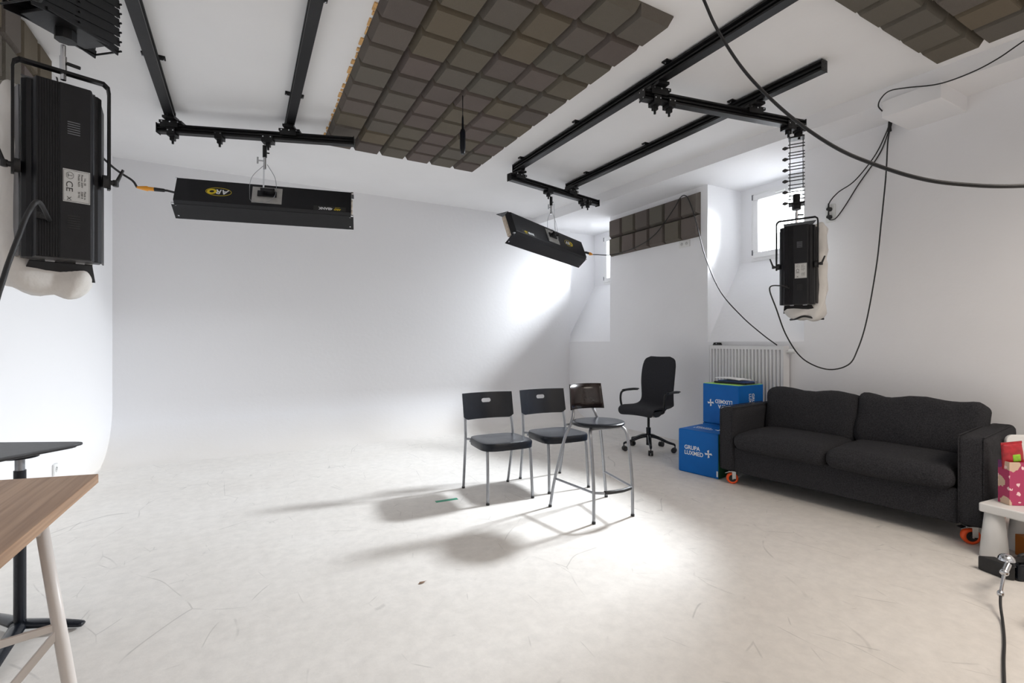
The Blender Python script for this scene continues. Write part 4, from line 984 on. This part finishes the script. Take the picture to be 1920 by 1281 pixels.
for (a_, b_) in (((-.444, 1.785, .43), (-.89, 1.65, .43)), ((-.444, 1.780, .42), (-.76, 1.68, .02)), ((-.50, .80, .43), (-.88, .80, .43))):
    bm = NB(); add_bar(bm, a_, b_, .012, .020); part('trestle_brace', bm, M_TRESTLE, t, world=True, bevel=.002)
for (a_, b_) in (((-.485, 1.80, .697), (-.95, 1.64, .697)), ((-.52, .80, .697), (-.95, .80, .697))):
    bm = NB(); add_bar(bm, a_, b_, .03, .02); part('top_bearer', bm, M_TRESTLE, t, world=True)

t = thing('cafe_table', 'black round-cornered table on a single column behind the wooden desk', 'table', (-.83, 2.80, 0))
bm = NB()
def rpoly(cor, r, seg=6):
    out = []; n = len(cor)
    for i in range(n):
        p = Vector(cor[i]); a = (Vector(cor[i - 1]) - p).normalized(); b = (Vector(cor[(i + 1) % n]) - p).normalized()
        rr = r[i]; p0, p2 = p + a * rr, p + b * rr
        for k in range(seg + 1):
            u = k / seg; out.append(tuple(p0 * (1 - u) ** 2 + p * 2 * u * (1 - u) + p2 * u * u))
    return out
tp = rpoly([(-.60, 2.84), (-1.16, 3.12), (-1.18, 2.23)], [.07, .12, .12])
add_prism(bm, tp, .757, .768, lambda u, v, s: (u, v, s)); add_prism(bm, rpoly([(-.62, 2.84), (-1.15, 3.10), (-1.17, 2.25)], [.07, .12, .12]), .749, .7568, lambda u, v, s: (u, v, s))
part('table_top', bm, M_DARKTOP, t, world=True, bevel=.003)
px, py = -.817, 2.777
bm = NB(); add_cyl(bm, (px, py, .50), (px, py, .742), .016); part('upper_column', bm, M_STEEL, t, world=True, smooth=True)
bm = NB(); add_cyl(bm, (px, py, .03), (px, py, .68), .020); add_cyl(bm, (px, py, .733), (px, py, .749), .06, seg=20); part('lower_column', bm, M_PLASTB, t, world=True, smooth=True)
for e in ((-.595, 2.69), (-.80, 2.40), (-.99, 2.98)):
    bm = NB(); d = Vector((e[0] - px, e[1] - py, 0)); c = Vector((px, py, 0))
    add_tube(bm, [c + Vector((0, 0, .035)), c + d * .5 + Vector((0, 0, .030)), c + d * .92 + Vector((0, 0, .020)), c + d + Vector((0, 0, .016))], [.032, .027, .022, .016], flat=.5, smooth=4); part('base_foot', bm, M_PLASTB, t, world=True, smooth='all')

# ------------------------------------------------------------------ right foreground
def cone_leg(bm, x, y, z, r0, r1): add_tube(bm, [(x, y, 0), (x, y, .006), (x, y, z * .5), (x, y, z)], [r0 * .95, r0, (r0 + r1) / 2 + .002, r1], seg=24)
t = thing('low_table', 'low white plastic table with cone legs standing in front of the sofa end', 'table', (3.83, .8, 0))
bm = NB()
TA = Vector((3.65, 1.115)); TX = Vector((.9950, -.0998)); TY = Vector((-.0998, -.9950))
def tp_(a, b): v = TA + TX * a + TY * b; return (v.x, v.y)
add_prism(bm, rpoly([tp_(0, 0), tp_(.39, 0), tp_(.39, .60), tp_(0, .60)], [.018] * 4), .257, .307, lambda u, v, s: (u, v, s)); part('table_top', bm, M_WHITEP, t, world=True, bevel=.008, bseg=3)
for a_, b_ in ((.055, .050), (.335, .060), (.06, .54), (.33, .54)):
    bm = NB(); x, y = tp_(a_, b_); cone_leg(bm, x, y, .26, .062, .040); part('cone_leg', bm, M_WHITEP, t, world=True)
BX = Vector((.83, -.558)); BY = Vector((.558, .83))
t = thing('gift_bag', 'pink flower-patterned paper bag on the low white table', 'bag', (3.82, .99, .308))
bm = NB()
A = Vector((3.725, 1.005))
def gb(a, b): v = A + BX * a + BY * b; return (v.x, v.y)
outer = [gb(0, 0), gb(.20, 0), gb(.20, .07), gb(0, .07)]; inner = [gb(.003, .003), gb(.197, .003), gb(.197, .067), gb(.003, .067)]
o1 = [bm.verts.new((*p, .3085)) for p in outer]; o2 = [bm.verts.new((*p, .548)) for p in outer]; i2 = [bm.verts.new((*p, .548)) for p in inner]; i1 = [bm.verts.new((*p, .312)) for p in inner]
for r1_, r2_ in ((o1, o2), (o2, i2), (i2, i1)):
    for i in range(4): bm.faces.new((r1_[i], r1_[(i + 1) % 4], r2_[(i + 1) % 4], r2_[i]))
bm.faces.new(o1[::-1]); bm.faces.new(i1); part('bag_body', bm, M_PINK, t, world=True)
t = thing('snack_packet', 'red snack packet with a green fruit picture sticking out of the pink bag', 'packet', (3.76, 1.02, .45))
m = frame((gb(.045, .035)[0], gb(.045, .035)[1], .572), (BX.x, BX.y, .12), (-.13, .02, 1))
bm = NB(); soft_box(bm, (.105, .15, .022), .009, n=10, puff=.3, wr=.004, wsc=20); part('packet_body', bm, M_RED, t, world=True, mx=m, smooth='all')
bm = NB(); soft_box(bm, (.042, .042, .012), .0055, n=6, puff=.2, mat4=Matrix.Translation((.01, -.005, .012))); part('fruit_picture', bm, M_APPLE, t, world=True, mx=m, smooth='all')
bm = NB(); add_box(bm, (0, .078, 0), (.11, .014, .004)); part('crimped_end', bm, M_RED, t, world=True, mx=m)
t = thing('child_chair', 'white plastic child chair with a rounded back beyond the low table', 'chair', (4.28, 1.0, 0), 0)
bm = NB(); m = frame((4.275, 1.05, .545), (BX.x, BX.y, 0), (.05, .05, 1)); pr = rrect(.31, .19, .045, 6)
add_prism(bm, pr, -.011, .011, lambda u, v, s: (u, v, s)); part('backrest', bm, M_WHITEP, t, world=True, mx=m, bevel=.006, bseg=3)
bm = NB(); add_prism(bm, rpoly([(4.14, 1.08), (4.12, .80), (4.44, .80), (4.44, 1.08)], [.03] * 4), .27, .30, lambda u, v, s: (u, v, s)); part('seat', bm, M_WHITEP, t, world=True, bevel=.006)
for x, y in ((4.19, 1.03), (4.39, 1.03), (4.19, .85), (4.39, .85)):
    bm = NB(); cone_leg(bm, x, y, .275, .045, .03); part('cone_leg', bm, M_WHITEP, t, world=True)
for q_ in (-.08, .08):
    bm = NB(); v = Vector((4.27, 1.04)) + BX * q_; add_bar(bm, (v.x, v.y, .295), (v.x, v.y, .50), .03, .015); part('back_post', bm, M_WHITEP, t, world=True, bevel=.002)
# orange box under the low table
b_ = at(1925, 1012, 2.95); single('orange_box', (lambda bm: (add_box(bm, (3.88, .93, .06), (.13, .13, .118), Matrix.Rotation(R(-37), 3, 'Z')), bm)[1])(NB()), M_ORANGEB, 'small orange cardboard box on the floor under the low table', 'box', bevel=.003)
# black case with the chrome clamp light and cable
cc = at(1912, 1072, 2.50)
t = thing('equipment_case', 'low black case lying on the floor before the low white table', 'case', (cc.x, cc.y, 0), R(-36))
bm = NB(); add_box(bm, (.07, .0, .045), (.24, .11, .088)); part('case_body', bm, M_PLASTB, t, bevel=.012, bseg=3)
bm = NB(); add_tube(bm, [(-.02, -.03, .085), (-.02, -.03, .125), (.06, -.03, .13), (.10, -.03, .085)], .010, smooth=5); part('carry_handle', bm, M_RUBBER, t)
bm = NB(); add_prism(bm, [(-.06, .07), (-.14, .075), (-.10, -.03), (-.06, -.05)], .001, .075, lambda u, v, s: (u + .0, v, s)); part('case_flap', bm, M_RUBBER, t, bevel=.006)
h0 = at(1887, 1050, 2.30)
t = thing('clip_lamp', 'chrome clip with domed head and short rod at the lower right, cable attached', 'clip', (h0.x, h0.y, h0.z))
bm = NB(); n = 20
rings = [[bm.verts.new(h0 + Vector((math.cos(2 * math.pi * k / n) * .032 * math.cos(R(b)), math.sin(2 * math.pi * k / n) * .032 * math.cos(R(b)), .030 * math.sin(R(b))))) for k in range(n)] for b in (0, 20, 40, 60, 80)]
for a_, b2 in zip(rings, rings[1:]):
    for i in range(n): bm.faces.new((a_[i], a_[(i + 1) % n], b2[(i + 1) % n], b2[i]))
bm.faces.new(rings[-1]); bm.faces.new(rings[0][::-1]); part('domed_head', bm, M_CHROME, t, world=True, smooth=True)
r1_ = at(1890, 1058, 2.24); r2_ = at(1883, 1073, 2.22); r3_ = at(1876, 1113, 2.20)
bm = NB(); add_cyl(bm, r1_, r2_, .013); add_cyl(bm, r2_, r3_, .0065); part('chrome_rod', bm, M_CHROME, t, world=True, smooth=True)
bm = NB(); d = (r3_ - r2_).normalized()
for pnt, rr in ((r2_, .017), (r3_, .013)): add_tube(bm, [pnt - d * .014, pnt - d * .008, pnt, pnt + d * .008, pnt + d * .014], [rr * .5, rr * .9, rr, rr * .9, rr * .5], seg=14)
part('rod_joint', bm, M_CHROME, t, world=True, smooth='all', kind='stuff')
bm = NB(); add_cyl(bm, h0 + Vector((.01, -.02, -.03)), h0 + Vector((.02, .0, .01)), .012); add_bar(bm, h0, (cc.x + .05, cc.y - .02, .09), .012, .02); part('clip_arm', bm, M_BLACKM, t, world=True)
cable('black cable hanging from the chrome clip rod down the lower right edge', [r3_, at(1876, 1135, 2.16), at(1880, 1165, 2.09), at(1883, 1200, 1.965), at(1882, 1240, 1.834), at(1883, 1285, 1.706), at(1885, 1400, 1.445)], .0052)
wo = at(1912, 1166, 2.10); m = frame((wo.x + .02, wo.y - .10, .085), (.874, -.486, 0), (0, 0, 1))
t = thing('wooden_stool', 'light wooden stool board just showing at the lower right edge', 'stool', (wo.x + .1, wo.y - .1, 0))
bm = NB(); add_prism(bm, rrect(.26, .155, .018, 5, .085, -.005), -.015, .015, lambda u, v, s: (u, v, s)); part('side_board', bm, M_WOOD2, t, world=True, mx=m, bevel=.002)
bm = NB(); add_prism(bm, rrect(.26, .02, .004, 3, .085, .068),   .016, .20, lambda u, v, s: (u, v, s)); part('seat_board', bm, M_WOOD2, t, world=True, mx=m)

# ------------------------------------------------------------------ floor bits
bm = NB(); add_box(bm, (0, 0, .0008), (.175, .038, .0012), Matrix.Rotation(R(-3), 3, 'Z')); o = single('floor_tape', bm, M_TAPE, 'short strip of green tape stuck on the floor left of the chairs', 'tape'); o.location = (1.368, 3.49, .0004)
bm = NB(); V = [bm.verts.new(p) for p in ((-.022, -.004, .001), (-.006, -.010, .004), (.012, -.006, .009), (.024, .006, .004), (.006, .008, .002), (-.012, .006, .006))]; cv = bm.verts.new((0, 0, .008))
for i in range(6): bm.faces.new((V[i], V[(i + 1) % 6], cv))
o = single('dry_leaf', bm, M_LEAF, 'small curled brown leaf alone on the floor near the bottom centre', 'leaf'); o.location = (.793, 2.354, .001); o.modifiers.new('thick', 'SOLIDIFY').thickness = .001
